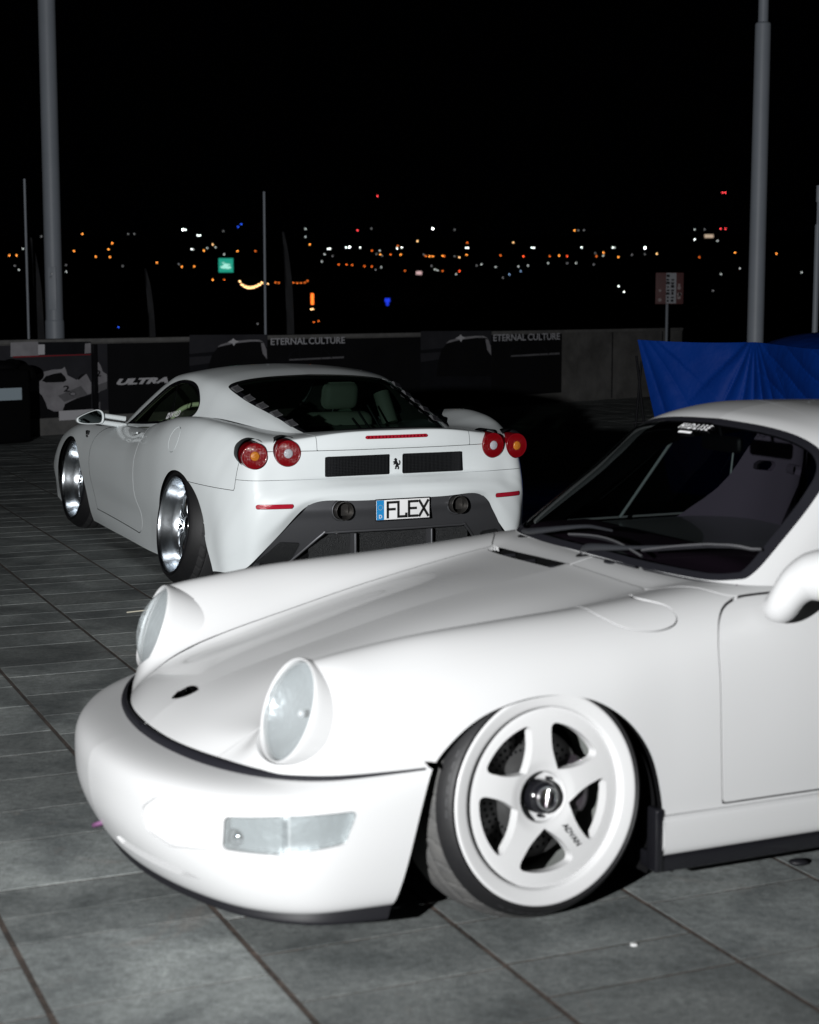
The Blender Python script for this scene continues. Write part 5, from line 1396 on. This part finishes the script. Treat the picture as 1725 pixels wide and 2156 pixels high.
    c10 = [(N0, .49, .860, .16), (-.5, .27, .86, .12), (0, 0, .845, .095), (.35, -.35, .832, .088), (.7, -.7, .845, .088), (1.4, -1.4, .878, .092), (2.0, -1.98, .912, .10), (2.6, -2.52, .92, .11), (3.2, -2.83, .90, .12), (4.1, -2.97, .875, .120)]
    tq = np.unique(np.concatenate([np.linspace(N0, 1.7, 110), np.linspace(1.7, 3.2, 90), np.linspace(3.2, 4.1, 130)]))
    body, S = loft([c0, c1, c2, c3, c4, c5, c6, c7, c8, c9, c10], tq, 150, interp='p', sm=2)
    if body.N[np.argmax(body.V[:, 1])][1] < 0: body = G(body.V, body.T[:, ::-1], -body.N)
    inner = body.offset(-.03)
    rarch = smoothpoly([(-2.205, .0, 1), (-2.215, .20), (-2.250, .36), (-2.335, .50), (-2.46, .597), (-2.59, .628), (-2.715, .602), (-2.815, .520), (-2.885, .40), (-2.935, .28), (-2.975, .165), (-3.0, .0, 1)], 8)
    farch = smoothpoly([(.375, .0, 1), (.372, .2), (.345, .36), (.27, .50), (.14, .595), (0, .622), (-.14, .595), (-.26, .50), (-.335, .36), (-.375, .2), (-.395, .0, 1)], 8)
    fside = lambda q: np.where(q.V[:, 1] > .5, np.minimum(sdf(xz(q), rarch), sdf(xz(q), farch)), 1.)
    body = clip(body, fside(body))
    # tail lamps: holes cut along the lamps' own axis
    lamps = []
    for cx, cy, cz, kind in ((-3.272, .751, .752, 'amber'), (-3.313, .587, .763, 'clear')):
        ax = unit([-1, .10, -.02]); ay = unit(np.cross([0, 0, 1.], ax)); au = np.cross(ax, ay)
        lamps.append((np.array([cx, cy, cz]), np.stack([ay, au, ax]), kind))
    for c, B, kind in lamps:
        L = (body.V - c) @ B.T
        # hole a little taller than the lamp: a black crescent stays above it
        d = np.minimum(np.hypot(L[:, 0], L[:, 1]) - .0685, np.hypot(L[:, 0] + .004, L[:, 1] - .006) - .0675)
        body = clip(body, np.where((body.V[:, 0] < -2.9) & (L[:, 2] > -.2), d, 1.))
    # grille openings in the tail panel
    grp = rounded([(.036, .637), (.036, .742), (.393, .740), (.396, .636)], .008)
    tail = lambda q: q.V[:, 0] < -3.2
    fgr = lambda q: np.where(tail(q), sdf(yz_(q), grp), 1.)
    body = clip(body, fgr(body))
    # reflectors low on the bumper
    mkp = rounded([(.577, .485), (.577, .510), (.761, .509), (.761, .484)], .0115)
    blp = rounded([(0, .824), (0, .843), (.180, .841), (.180, .823)], .006)[6:-6] if False else rounded([(-.18, .824), (-.18, .842), (.180, .842), (.180, .824)], .008)
    body = clip(body, np.where(tail(body) , sdf(yz_(body), mkp), 1.))
    body = clip(body, np.where(tail(body), sdf(yz_(body), blp), 1.))
    # --- panels
    g = .0026
    sm = lambda a, b, k: np.maximum(a, b)
    def fbump(q):      # negative inside the rear bumper
        return np.where(q.V[:, 0] < -2.6, np.maximum(q.V[:, 2] - .772, np.minimum(q.V[:, 2] - .578 - .02 * (q.V[:, 0] + 2.9), q.V[:, 0] + 3.190)), 1.)
    def fspoil(q):     # centre spoiler section
        return np.where((q.V[:, 0] < -3.0), np.maximum(np.abs(q.V[:, 1]) - .437, .772 - q.V[:, 2]), 1.)
    doorp = smoothpoly([(-.60, .192, 1), (-.555, .34), (-.535, .47), (-.54, .60), (-.575, .675), (-.64, .715), (-.73, .732, 1), (-1.2, .775, 1), (-1.75, .835, 1), (-1.745, .70), (-1.70, .60), (-1.695, .48), (-1.715, .385), (-1.785, .30), (-1.775, .22), (-1.71, .178), (-1.62, .176, 1)], 8)
    fdoor = lambda q: np.where(q.V[:, 1] > .60, sdf(xz(q), doorp), 1.)
    cap_c = np.array([-2.50, .790])
    fcap = lambda q: np.where(q.V[:, 1] > .855, np.hypot((q.V[:, 0] + 2.49) / 1.0, (q.V[:, 2] - .785) * 1.0) - .068, 1.)
    bump = clip(body, -fbump(body) - g * .6); rest = clip(body, fbump(body) - g * .6)
    fseam = lambda q: .628 - q.V[:, 2]
    tpan = clip(bump, np.where(bump.V[:, 0] < -3.19, -fseam(bump) - .0012, -1.)); bump = clip(bump, np.where(bump.V[:, 0] < -3.19, fseam(bump) - .0012, 1.))
    spo = clip(rest, -fspoil(rest) - g * .5); rest = clip(rest, fspoil(rest) - g * .5)
    door = clip(rest, -fdoor(rest) - g); rest = clip(rest, fdoor(rest) - g)
    cap = clip(rest, -fcap(rest) - g * .8); rl = clip(rest, fcap(rest) - g * .8)
    def mir(q): r = q.mirror(); r.cut = q.cut; return r
    rr = mir(rest)
    put('body', join(flange(rl, .018), flange(rr, .018)), P, root)
    put('fuel_cap', flange(cap, .008), P, root)
    put('tail_panel', join(flange(tpan, .022), flange(mir(tpan), .022)), P, root)
    put('rear_bumper', join(flange(bump, .022), flange(mir(bump), .022)), P, root)
    spo_o = put('spoiler', join(flange(spo, .018), flange(mir(spo), .018)), P, root)
    d1 = put('door', flange(door, .018), P, root); d2 = put('door', flange(mir(door), .018), P, root)
    inn = clip(inner, fside(inner))
    tp = (inn.V[:, 2] > .66) & (inn.V[:, 0] < -.35) & (inn.V[:, 0] > -2.2) & (inn.V[:, 1] < .745)
    inn = clip(inn, np.where(tp, -1., 1.))
    for c, B, kind in lamps:
        L = (inn.V - c) @ B.T
        inn = clip(inn, np.where((inn.V[:, 0] < -2.9), np.hypot(L[:, 0], L[:, 1]) - .085, 1.))
    put('gap_liner', join(inn, mir(inn)), M['dark'], root)  # black offset skin, added so the gaps between panels look shaded
    # grilles: dark mesh of fine bars set back in the openings
    for s in (1, -1):
        gb = []
        for k in range(45):
            y = .039 + k * .0080; x = -3.335 + .020 * ((y - .04) / .36) ** 2
            gb.append(box(x - .002, x + .002, y - .0007, y + .0007, .636, .744))
        for k in range(14):
            z = .639 + k * .0079
            gb.append(box(-3.334, -3.330, .036, .20, z - .0007, z + .0007)); gb.append(box(-3.328, -3.324, .20, .396, z - .0007, z + .0007))
        q = join(*gb)
        gr = put('mesh_grille', q if s > 0 else q.mirror(), M['carbon'], root)
        q = box(-3.315, -3.30, .03, .402, .63, .748)
        put('grille_back', q if s > 0 else q.mirror(), M['blackgloss'], gr)
    # lamps
    for c, B, kind in lamps:
        for s in (1, -1):
            m = mtx(B[0] * [1, s, 1], B[1] * [1, s, 1], B[2] * [1, s, 1], c * [1, s, 1])
            fx = (lambda q: q) if s > 0 else (lambda q: G(q.V, q.T[:, ::-1], q.N))
            lo = put('tail_lamp', fx(lathe([(.0672, -.075), (.0672, .004), (.0662, .010), (.063, .0125), (.059, .0105)], 56, 'z').xf(m)), M['redring'], root)
            lb = np.linspace(0, 2 * math.pi, 121)
            rq = np.linspace(.0595, .024, 22)
            # pressed lens: fine vertical flutes
            Sx = np.stack([np.cos(lb)[:, None] * rq, np.sin(lb)[:, None] * rq, 0 * lb[:, None] + .0105 + .003 * (1 - (rq / .06) ** 2)], 2)
            Sx[:, :, 2] += .0009 * np.sin(Sx[:, :, 0] * 2 * math.pi / .0075)
            put('lens', fx(gridmesh(Sx)).xf(m), M['redlens'], lo)
            put('lens_centre', fx(lathe([(.0245, .008), (.024, .014), (.018, .0185), (.0005, .0205)], 32, 'z').xf(m)), M['amber' if kind == 'amber' else 'clearcore'], lo)
            put('lamp_well', fx(lathe([(.0775, -.012), (.0770, -.03), (.0765, -.09), (.0005, -.09)], 40, 'z').xf(mtx(B[0] * [1, s, 1], B[1] * [1, s, 1], B[2] * [1, s, 1], (c + B[2] * -.035 + B[1] * .006) * [1, s, 1]))), M['black'], lo)
    full = G(inner.V, inner.T, inner.N).offset(.03 - .004)
    base = full
    for s in (1, -1):
        q = clip(base, np.where(tail(base), -sdf(yz_(base), mkp) - .0012, -1.)); q.cut[:] = True; q = flange(q, .012)
        put('side_reflector', q if s > 0 else q.mirror(), M['redreflector'], root)
    q = clip(base, np.where(tail(base) & (base.V[:, 2] > .8), -sdf(yz_(base), blp) - .0008, -1.)); q.cut[:] = True; q = flange(q, .01)
    bl = put('brake_light', join(q, q.mirror()), M['redreflector'], root)
    gs = [box(-3.3645, -3.361, -.16 + k * .02 - .004, -.16 + k * .02 + .004, .828, .838) for k in range(17)]
    put('brake_light_cell', join(*gs), M['redlens'], bl)
    # rear emblem between the grilles: a small prancing animal, modelled as a plain plaque silhouette
    hp = [(.004, .034), (.009, .037), (.012, .033), (.018, .030), (.020, .026), (.013, .026), (.012, .020), (.017, .016), (.024, .017), (.026, .011), (.022, .007), (.020, .012), (.013, .010), (.018, .003), (.024, .001), (.022, -.005), (.014, -.002), (.006, .000), (.003, -.008),
          (.009, -.016), (.008, -.026), (.014, -.033), (.004, -.033), (.003, -.022), (-.003, -.015), (-.006, -.021), (-.013, -.024), (-.012, -.031), (-.004, -.034), (-.016, -.036), (-.018, -.022), (-.012, -.012), (-.015, -.004), (-.021, -.002), (-.024, .010), (-.019, .018), (-.023, .022), (-.029, .010), (-.025, -.006), (-.016, -.008), (-.010, .004), (-.003, .012), (.001, .022), (-.002, .030)]
    put('emblem', plate([(y * .72, .690 + z * .82) for y, z in hp], -3.360, -3.354, 'yz'), M['black'], root)
    # --- rear valance (diffuser): dark panel with two tail pipes, side meshes and a lower opening
    yq = np.linspace(-.80, .80, 161); zq = np.linspace(.10, .545, 60)
    def vx(y, z):
        a = np.clip((.545 - z) / .3, 0, 1.5)
        return -3.412 + .040 * (y / .5) ** 2 + .10 * a ** 2 - .012 * np.exp(-((z - .47) / .03) ** 2)
    Y, Z = np.meshgrid(yq, zq, indexing='ij'); S = np.stack([vx(Y, Z), Y, Z], 2)
    val = gridmesh(S)
    if val.N[0][0] > 0: val = G(val.V, val.T[:, ::-1], -val.N)
    outer = smoothpoly([(0, .522, 1), (.44, .522), (.485, .512), (.53, .470), (.72, .235, 1), (.76, .16, 1), (0, .16, 1)], 8)
    outer = np.concatenate([outer, outer[::-1] * [-1, 1]])
    lower = smoothpoly([(0, .352, 1), (.36, .350), (.42, .335), (.58, .16, 1), (0, .16, 1)], 8); lower = np.concatenate([lower, lower[::-1] * [-1, 1]])
    fo, flo_ = sdf(yz_(val), outer), sdf(yz_(val), lower)
    v1 = clip(val, np.minimum(-fo - .001, flo_))
    # pipes cut through
    v1 = clip(v1, np.hypot(np.abs(v1.V[:, 1]) - .328, v1.V[:, 2] - .468) - .052)
    vo = put('rear_valance', flange(v1, .03), M['valance'], root)
    put('valance_fill', box(-3.20, -3.17, -.70, .70, .14, .55), M['dark'], vo)
    for s in (1, -1):
        mp = rounded([(.555, .185), (.52, .300), (.625, .308), (.725, .195)], .008)
        q = clip(val, -sdf(yz_(val), mp)).offset(.006); q.cut[:] = True; q = flange(q, .012)
        put('side_mesh', q if s > 0 else q.mirror(), M['carbonmesh'], vo)
        pr = [(.0455, .10), (.0455, .0), (.0470, -.015), (.0468, -.019), (.0445, -.020), (.0425, -.014), (.041, .02), (.040, .10)]
        q = lathe(pr, 48, 'x'); q.V += [-3.425, .328 * s, .468]
        pp = put('tail_pipe', q, M['pipe'], vo)
        q = lathe([(.058, .02), (.055, .001), (.050, -.004), (.0475, .004)], 48, 'x'); q.V += [vx(.328, .468), .328 * s, .468]
        put('pipe_collar', q, M['valance'], pp)
        q = lathe([(.0415, 0), (.0005, 0)], 32, 'x'); q.V += [-3.36, .328 * s, .468]
        put('pipe_inside', q, M['dark'], pp)
        put('pipe_flap', box(-3.40, -3.398, .328 * s - .036, .328 * s + .004, .44, .50), M['pipe'], pp)
    # lower fins and mesh behind the opening
    rim = smoothpoly([(.0, .352, 1), (.36, .350), (.42, .335), (.58, .16, 1)], 8)
    pts = [(vx(y, z) - .004, y, z) for y, z in rim]; pts = [(x, -y, z) for x, y, z in pts[::-1]] + pts[1:]
    put('opening_rim', tube(pts, .007, 8), M['valance'], vo)
    q = box(-3.27, -3.26, -.46, .46, .16, .345); put('lower_mesh', q, M['carbonmesh'], vo)
    for y in (-.22, .22):
        put('fin', box(-3.33, -3.18, y - .006, y + .006, .12, .335, .003), M['valance'], vo)
    # number plate
    pl = empty('number_plate', (0, 0, 0)); bpy.data.objects.remove(pl)
    pb = put('number_plate', box(-3.437, -3.431, -.156, .156, .405, .519, .004), M['black'], root)
    put('plate_face', box(-3.4392, -3.4365, -.151, .151, .411, .513, .002), M['platewhite'], pb)
    put('plate_band', box(-3.4402, -3.4388, .1085, .150, .4115, .5125), M['plateblue'], pb)
    pm = lambda y, z, x=-3.4399: mtx([0, -1, 0], [0, 0, 1], [-1, 0, 0], (x, y, z))
    gx = {'F': [[(0, 0), (0, 1)], [(0, 1), (.62, 1)], [(0, .53), (.50, .53)]], 'L': [[(0, 1), (0, 0)], [(0, 0), (.58, 0)], [(.58, 0), (.58, .16)]],
          'E': [[(0, 0), (0, 1)], [(0, 1), (.60, 1)], [(0, .53), (.50, .53)], [(0, 0), (.60, 0)]], 'X': [[(0, 0), (.62, 1)], [(0, 1), (.62, 0)]]}
    for i, ch in enumerate('FLEX'):
        st = []
        for a, b in gx[ch]:
            a = np.array(a) * [.077, .076]; b = np.array(b) * [.077, .076]
            d = unit(b - a); n_ = np.array([-d[1], d[0]]) * .0066; a = a - d * .0066; b = b + d * .0066
            st.append(plate([a + n_, a - n_, b - n_, b + n_], 0, .0012))
        q = join(*st).xf(pm(.088 - i * .0605, .424))
        put('plate_letter', q, M['platetext'], pb, smooth=False)
    put('plate_letter', text('D', .026, .001, bold=.0006).xf(pm(.129, .428, -3.4404)), M['whiteprint'], pb, smooth=False)
    put('plate_stars', join(*[lathe([(.0017, 0), (.0001, 0)], 6, 'x') .xf(np.array(mtx([1, 0, 0], [0, 1, 0], [0, 0, 1], (-3.4405, .129 + .0125 * math.cos(k * math.pi / 6), .476 + .0125 * math.sin(k * math.pi / 6))))) for k in range(12)]), M['starcol'], pb)
    # --- wheels and wells
    dish_wheel(root, (-2.6, .982, .336), R(7), 0, 0, .267, .285, .336)
    dish_wheel(root, (-2.6, -.982, .336), R(7), 0, 1, .267, .285, .336)
    dish_wheel(root, (0, .875, .331), R(6), R(2), 0, .267, .245, .333)
    dish_wheel(root, (0, -.875, .331), R(6), R(-2), 1, .267, .245, .333)
    for s in (1, -1):
        for cx, yo in ((-2.6, .86), (0, .80)):
            ww = lathe([(.42, yo), (.42, .40), (.02, .40)], 48, 'y', R(-15), R(195)); ww.V += [cx, 0, .22]
            put('wheel_well', ww if s > 0 else ww.mirror(), M['dark'], root)
    put('underbody', join(box(-2.15, -.42, -.80, .80, .10, .13), box(-3.2, -2.15, -.60, .60, .13, .16), box(-.42, .9, -.5, .5, .12, .15)), M['dark'], root)
    return root
def far_car_top(root):
    P = M['paint']
    xz = lambda g: g.V[:, [0, 2]]
    xy = lambda g: g.V[:, [0, 1]]
    def mir(q): r = q.mirror(); r.cut = q.cut; return r
    gt = [0, 1, 2, 3, 4, 5, 6, 7, 8, 9, 10, 11]
    c0 = [(-.36, 0, .735), (-.62, 0, .868), (-.88, 0, .985), (-1.12, 0, 1.078), (-1.35, 0, 1.132), (-1.62, 0, 1.152), (-1.90, 0, 1.140), (-2.15, 0, 1.104), (-2.5, 0, 1.028), (-2.85, 0, .942), (-3.13, 0, .864), (-3.20, 0, .842)]
    c1 = [(-.38, .30, .735), (-.64, .29, .862), (-.90, .285, .977), (-1.13, .28, 1.068), (-1.36, .28, 1.121), (-1.63, .28, 1.140), (-1.91, .28, 1.129), (-2.16, .28, 1.094), (-2.5, .27, 1.020), (-2.84, .26, .937), (-3.11, .25, .861), (-3.18, .25, .840)]
    c2 = [(-.46, .54, .735), (-.70, .52, .850), (-.95, .50, .958), (-1.18, .488, 1.046), (-1.40, .485, 1.096), (-1.65, .49, 1.114), (-1.93, .485, 1.100), (-2.18, .48, 1.066), (-2.48, .46, .992), (-2.80, .435, .920), (-3.06, .415, .853), (-3.13, .41, .838)]
    c3 = [(-.55, .645, .735), (-.78, .618, .848), (-1.01, .592, .948), (-1.23, .575, 1.028), (-1.43, .570, 1.076), (-1.67, .573, 1.090), (-1.94, .570, 1.070), (-2.18, .558, 1.028), (-2.47, .528, .958), (-2.78, .492, .903), (-3.03, .460, .848), (-3.10, .45, .835)]
    c4 = [(-.62, .690, .735), (-.84, .662, .825), (-1.06, .637, .908), (-1.26, .620, .978), (-1.45, .616, 1.016), (-1.68, .620, 1.028), (-1.95, .618, 1.006), (-2.18, .604, .968), (-2.45, .570, .918), (-2.75, .525, .882), (-2.99, .485, .844), (-3.06, .475, .833)]
    c5 = [(-.66, .715, .735), (-.88, .695, .772), (-1.08, .678, .818), (-1.28, .668, .860), (-1.46, .668, .882), (-1.69, .675, .890), (-1.95, .672, .888), (-2.17, .650, .885), (-2.43, .610, .872), (-2.72, .555, .855), (-2.96, .508, .835), (-3.03, .495, .828)]
    c6 = [(-.68, .725, .722), (-.90, .725, .735), (-1.10, .728, .752), (-1.29, .732, .768), (-1.47, .735, .778), (-1.70, .735, .79), (-1.95, .715, .81), (-2.16, .685, .82), (-2.41, .635, .83), (-2.70, .575, .83), (-2.94, .525, .82), (-3.01, .51, .815)]
    cvg = lambda Ls: [[(t, *p) for t, p in zip(gt, L)] for L in Ls]
    gh, SG = loft(cvg([c0, c1, c2, c3, c4, c5, c6]), np.linspace(0, 11, 200), 100, interp='p', sm=2)
    if gh.N[0][2] < 0: gh = G(gh.V, gh.T[:, ::-1], -gh.N)
    # rear screen with a black border, outline given in plan
    rwp = smoothpoly([(-2.135, 0, 1), (-2.145, .25), (-2.165, .42), (-2.19, .502), (-2.25, .520), (-2.45, .502), (-2.75, .466), (-3.0, .430), (-3.115, .405), (-3.14, .38), (-3.150, 0, 1)], 8)
    rwp = np.concatenate([rwp, rwp[::-1] * [1, -1]])
    frw = lambda q: np.where(q.V[:, 2] > .80, sdf(xy(q), rwp), 1.)
    swp = smoothpoly([(-.775, .752, 1), (-1.0, .868), (-1.2, .955), (-1.40, 1.025), (-1.60, 1.062), (-1.78, 1.066), (-1.93, 1.036), (-2.035, .970), (-2.06, .910), (-2.01, .868), (-1.88, .845), (-1.6, .810), (-1.2, .778)], 8)
    fsw = lambda q: np.where(q.V[:, 1] > .45, sdf(xz(q), swp), 1.)
    ws = np.array([(-.40, -.50), (-.40, .50), (-.80, .515), (-1.18, .44), (-1.20, 0), (-1.18, -.44), (-.80, -.515)]); ws = rounded(ws, .06)
    fws = lambda q: np.where(q.V[:, 0] > -1.3, sdf(xy(q), ws), 1.)
    rearg = clip(gh, -frw(gh) - .004); skin = clip(gh, frw(gh))
    bd = clip(rearg, frw(rearg) + .030); rearg = clip(rearg, -frw(rearg) - .030)
    sideg = clip(skin, -fsw(skin) - .003); skin = clip(skin, fsw(skin))
    front = clip(skin, -fws(skin)); skin = clip(skin, fws(skin))
    skin = clip(skin, np.where((skin.V[:, 0] > -.5) & (skin.V[:, 2] < .74), -1., 1.)) if False else skin
    put('roof', join(flange(skin, .020), flange(mir(skin), .020)), P, root)
    liner = skin.offset(-.03); put('headliner', join(liner, liner.mirror()), M['liner'], root)
    ro = put('rear_screen', join(rearg, rearg.mirror()).offset(-.006), M['glassrear'], root)
    put('screen_border', join(bd, bd.mirror()).offset(-.005), M['blackgloss'], ro)
    # side windows: seal, door pane and quarter pane split by a thin bar
    rim = clip(sideg, fsw(sideg) + .016); pane = clip(sideg, -fsw(sideg) - .016)
    for s in (1, -1):
        f = (lambda q: q) if s > 0 else mir
        k = pane.V[:, 0] + 1.70 + (pane.V[:, 2] - .83) * -.72
        so = put('side_window', f(clip(pane, k - .006)).offset(-.006), M['glassside2'], root)
        put('quarter_window', f(clip(pane, -k - .006)).offset(-.006), M['glassside2'], root)
        bar = clip(clip(pane, k + .010), -k + .010); put('window_bar', f(bar).offset(-.004), M['blackgloss'], root)
        put('window_seal', f(rim).offset(-.003), M['blackgloss'], root)
    put('windscreen', join(front, front.mirror()).offset(-.005), M['glassside2'], root)
    # louvres down each side of the rear screen
    o = gh.V
    def on(x, y, up=0.):
        k = np.argmin((o[:, 0] - x) ** 2 + (o[:, 1] - abs(y)) ** 2); n = gh.N[k]
        return o[k] + n * up, n
    for s in (1, -1):
        for i in range(5):
            x = -2.245 - i * .165
            y = np.interp(-x, [2.2, 2.45, 2.75, 3.0], [.495, .480, .444, .408])
            y += .004; p, n = on(x, y); q, _ = on(x - .11, y - .012)
            e1 = unit(q - p); e2 = unit(np.cross(n, e1)); e2 = e2 if e2[1] > 0 else -e2
            L, W_, H = .082, .046, .014
            def pt(a, b, c): return p + e1 * a + e2 * b + n * c
            V = np.array([pt(0, -W_ / 2, .002), pt(0, W_ / 2, .002), pt(L, W_ / 2, .002), pt(L, -W_ / 2, .002), pt(.014, -W_ / 2, H), pt(.014, W_ / 2, H), pt(.030, W_ * .36, H), pt(.030, -W_ * .36, H)])
            qd = [(0, 1, 5, 4), (4, 5, 6, 7), (7, 6, 2, 3), (0, 4, 7, 3), (1, 2, 6, 5)]
            Vs = []; Ts = []; Ns = []
            for f4 in qd:
                b0 = len(Vs); Vs += [V[j] for j in f4]; Ts += [(b0, b0 + 1, b0 + 2), (b0, b0 + 2, b0 + 3)]
                nn = unit(np.cross(V[f4[1]] - V[f4[0]], V[f4[2]] - V[f4[0]])); nn = nn if nn @ (V[list(f4)].mean(0) - V.mean(0)) > 0 else -nn; Ns += [nn] * 4
            lv = G(Vs, Ts, Ns)
            lo = put('louvre', lv if s > 0 else lv.mirror(), M['louvre'], ro)
            sl = []
            for k in range(5):
                a = .036 + k * .009
                h = .002 + (H - .002) * (L - a) / (L - .030)
                sl.append(tube([pt(a, -W_ * .40, h + .001), pt(a, W_ * .40, h + .001)], .0018, 5))
            q = join(*sl); put('louvre_slat', q if s > 0 else q.mirror(), M['black'], lo)
    # deck strip below the screen and the thin black gap beside the spoiler
    # door mirror on two stalks
    for s in (1, -1):
        mp = smoothpoly([(-.125, -.010), (-.118, -.045), (-.06, -.062), (.03, -.066), (.105, -.062), (.128, -.030), (.128, .025), (.105, .058), (.06, .068), (-.02, .045), (-.09, .015)], 8)
        mp = mp * .68; c = np.array([-.86, .965, .806])
        sh = []
        n_ = len(mp); rows = [(.0, 1.0), (.03, 1.02), (.07, .92), (.10, .70), (.115, .35), (.118, .02)]
        S = np.array([[(c[0] + d, c[1] - y * kk, c[2] + z * kk) for y, z in np.vstack([mp, mp[:1]])] for d, kk in [(d_ * .7, k_) for d_, k_ in rows]])
        gq = gridmesh(S);
        if (gq.N[:, 0] * 1.0).sum() < 0: gq = G(gq.V, gq.T[:, ::-1], -gq.N)
        rg = np.array([[(c[0] + d, c[1] - y * kk, c[2] + z * kk) for y, z in np.vstack([mp, mp[:1]])] for d, kk in ((0, 1.0), (-.006, .97), (-.006, .88), (.004, .86))])
        g2 = gridmesh(rg)
        q = join(gq, g2)
        mo = put('door_mirror', q if s > 0 else q.mirror(), P, root)
        q = plate([(c[1] - y * .87, c[2] + z * .87) for y, z in mp], c[0] + .004, c[0] + .006, 'yz')
        put('mirror_glass', q if s > 0 else q.mirror(), M['mirrorglass'], mo)
        for dz, dx in ((.010, 0), (-.034, -.01)):
            a = np.array([-.82 + dx, .90, .806 + dz]); b = np.array([-.80 + dx, .725, .775 + dz])
            q = tube([a, b], [.015, .017], 12); q.V[:, 2] = q.V[:, 2]
            put('mirror_stalk', q if s > 0 else q.mirror(), P, mo)
    # fender details
    for s in (1, -1):
        sh = smoothpoly([(-.045, .03, 1), (0, .035), (.045, .03, 1), (.04, -.01), (0, -.05, 1), (-.04, -.01)], 6)
        q = plate([(-.36 + x * .55, .655 + z * .9) for x, z in sh], .853, .862, 'xz')
        eb = put('side_badge', q if s > 0 else q.mirror(), M['blackgloss'], root)
        q = ellipsoid((-.36, .862, .66), (.012, .004, .02), 12, 8); put('badge_mark', q if s > 0 else q.mirror(), M['chrome'], eb)
        q = ellipsoid((-.475, .888, .50), (.026, .006, .014), 14, 8); put('side_repeater', q if s > 0 else q.mirror(), M['redreflector'], root)
        q = tube([(-1.46, .868, .742), (-1.54, .874, .750), (-1.60, .878, .756)], .006, 8); put('door_handle', q if s > 0 else q.mirror(), P, root)
    # cabin
    put('cabin_floor', box(-2.05, -.45, -.66, .66, .14, .18), M['dark'], root)
    put('rear_bulkhead', box(-2.14, -2.10, -.60, .60, .2, .80), M['liner'], root)
    put('dashboard', box(-.98, -.55, -.66, .66, .55, .735, .06), M['black'], root)
    sw = [(0, .18 * math.cos(a), .18 * math.sin(a)) for a in np.linspace(0, 2 * math.pi, 41)]
    put('steering_wheel', tube(sw, .015, 8, False).xf(mtx(unit([.93, 0, .35]), [0, 1, 0], unit([-.35, 0, .93]), (-1.10, .36, .72))), M['cream'], root)
    for sy in (.37, -.37):
        sb = box(-.07, .07, -.23, .23, 0, .50, .06).xf(mtx(unit([1, 0, .18]), [0, 1, 0], unit([-.18, 0, 1]), (-1.60, sy, .36)))
        so = put('seat', sb, M['cream'], root)
        put('head_rest', box(-.05, .05, -.12, .12, 0, .17, .05).xf(mtx(unit([1, 0, .18]), [0, 1, 0], unit([-.18, 0, 1]), (-1.70, sy, .87))), M['cream'], so)
        put('seat_cushion', box(-1.62, -1.12, sy - .24, sy + .24, .24, .38, .05), M['cream'], so)
    put('pillar_trim', join(tube([(-2.05, -.56, .80), (-1.98, -.53, .98)], .05, 10), tube([(-2.05, .56, .80), (-1.98, .53, .98)], .05, 10)), M['cream'], root)
    # engine bay seen through the screen: dark floor and two light intake runners
    put('engine_floor', box(-3.10, -2.16, -.45, .45, .60, .64), M['dark'], root)
    for i, y in enumerate((-.30, -.20, -.12)):
        put('strut_bar', tube([(-2.45 - i * .1, y - .08, .70), (-2.30 - i * .1, y, .93 - .03 * i)], .007, 8), M['steel'], root)
    # stickers on the quarter window
    n = np.array([0, 1., 0])
    tx = text('WYLD', .055, .0006, shear=.15, bold=.0008)
    p, n = gh.V[np.argmin((gh.V[:, 0] + 1.74) ** 2 + (gh.V[:, 2] - .868) ** 2 + (gh.V[:, 1] < .5) * 9)], gh.N[np.argmin((gh.V[:, 0] + 1.74) ** 2 + (gh.V[:, 2] - .868) ** 2 + (gh.V[:, 1] < .5) * 9)]
    ux = unit([-1, 0, .18]); ux = unit(ux - n * (ux @ n)); uy = np.cross(n, ux)
    uy = uy if uy[2] > 0 else -uy
    st = put('window_sticker', tx.xf(mtx(ux, uy, n, p + n * .003)), M['whiteprint'], root, smooth=False)
    put('sticker_mark', plate(rounded([(-.02, -.02), (.02, -.02), (.02, .02), (-.02, .02)], .006), 0, .0006).xf(mtx(ux, uy, n, p + n * .003 - ux * .105)), M['whiteprint'], st)
    put('sticker_arrow', plate([(-.007, -.009), (.009, 0), (-.007, .009)], .0005, .0012).xf(mtx(ux, uy, n, p + n * .003 - ux * .105)), M['black'], st)
near_car_details(*near_car())
far_car_top(far_car())
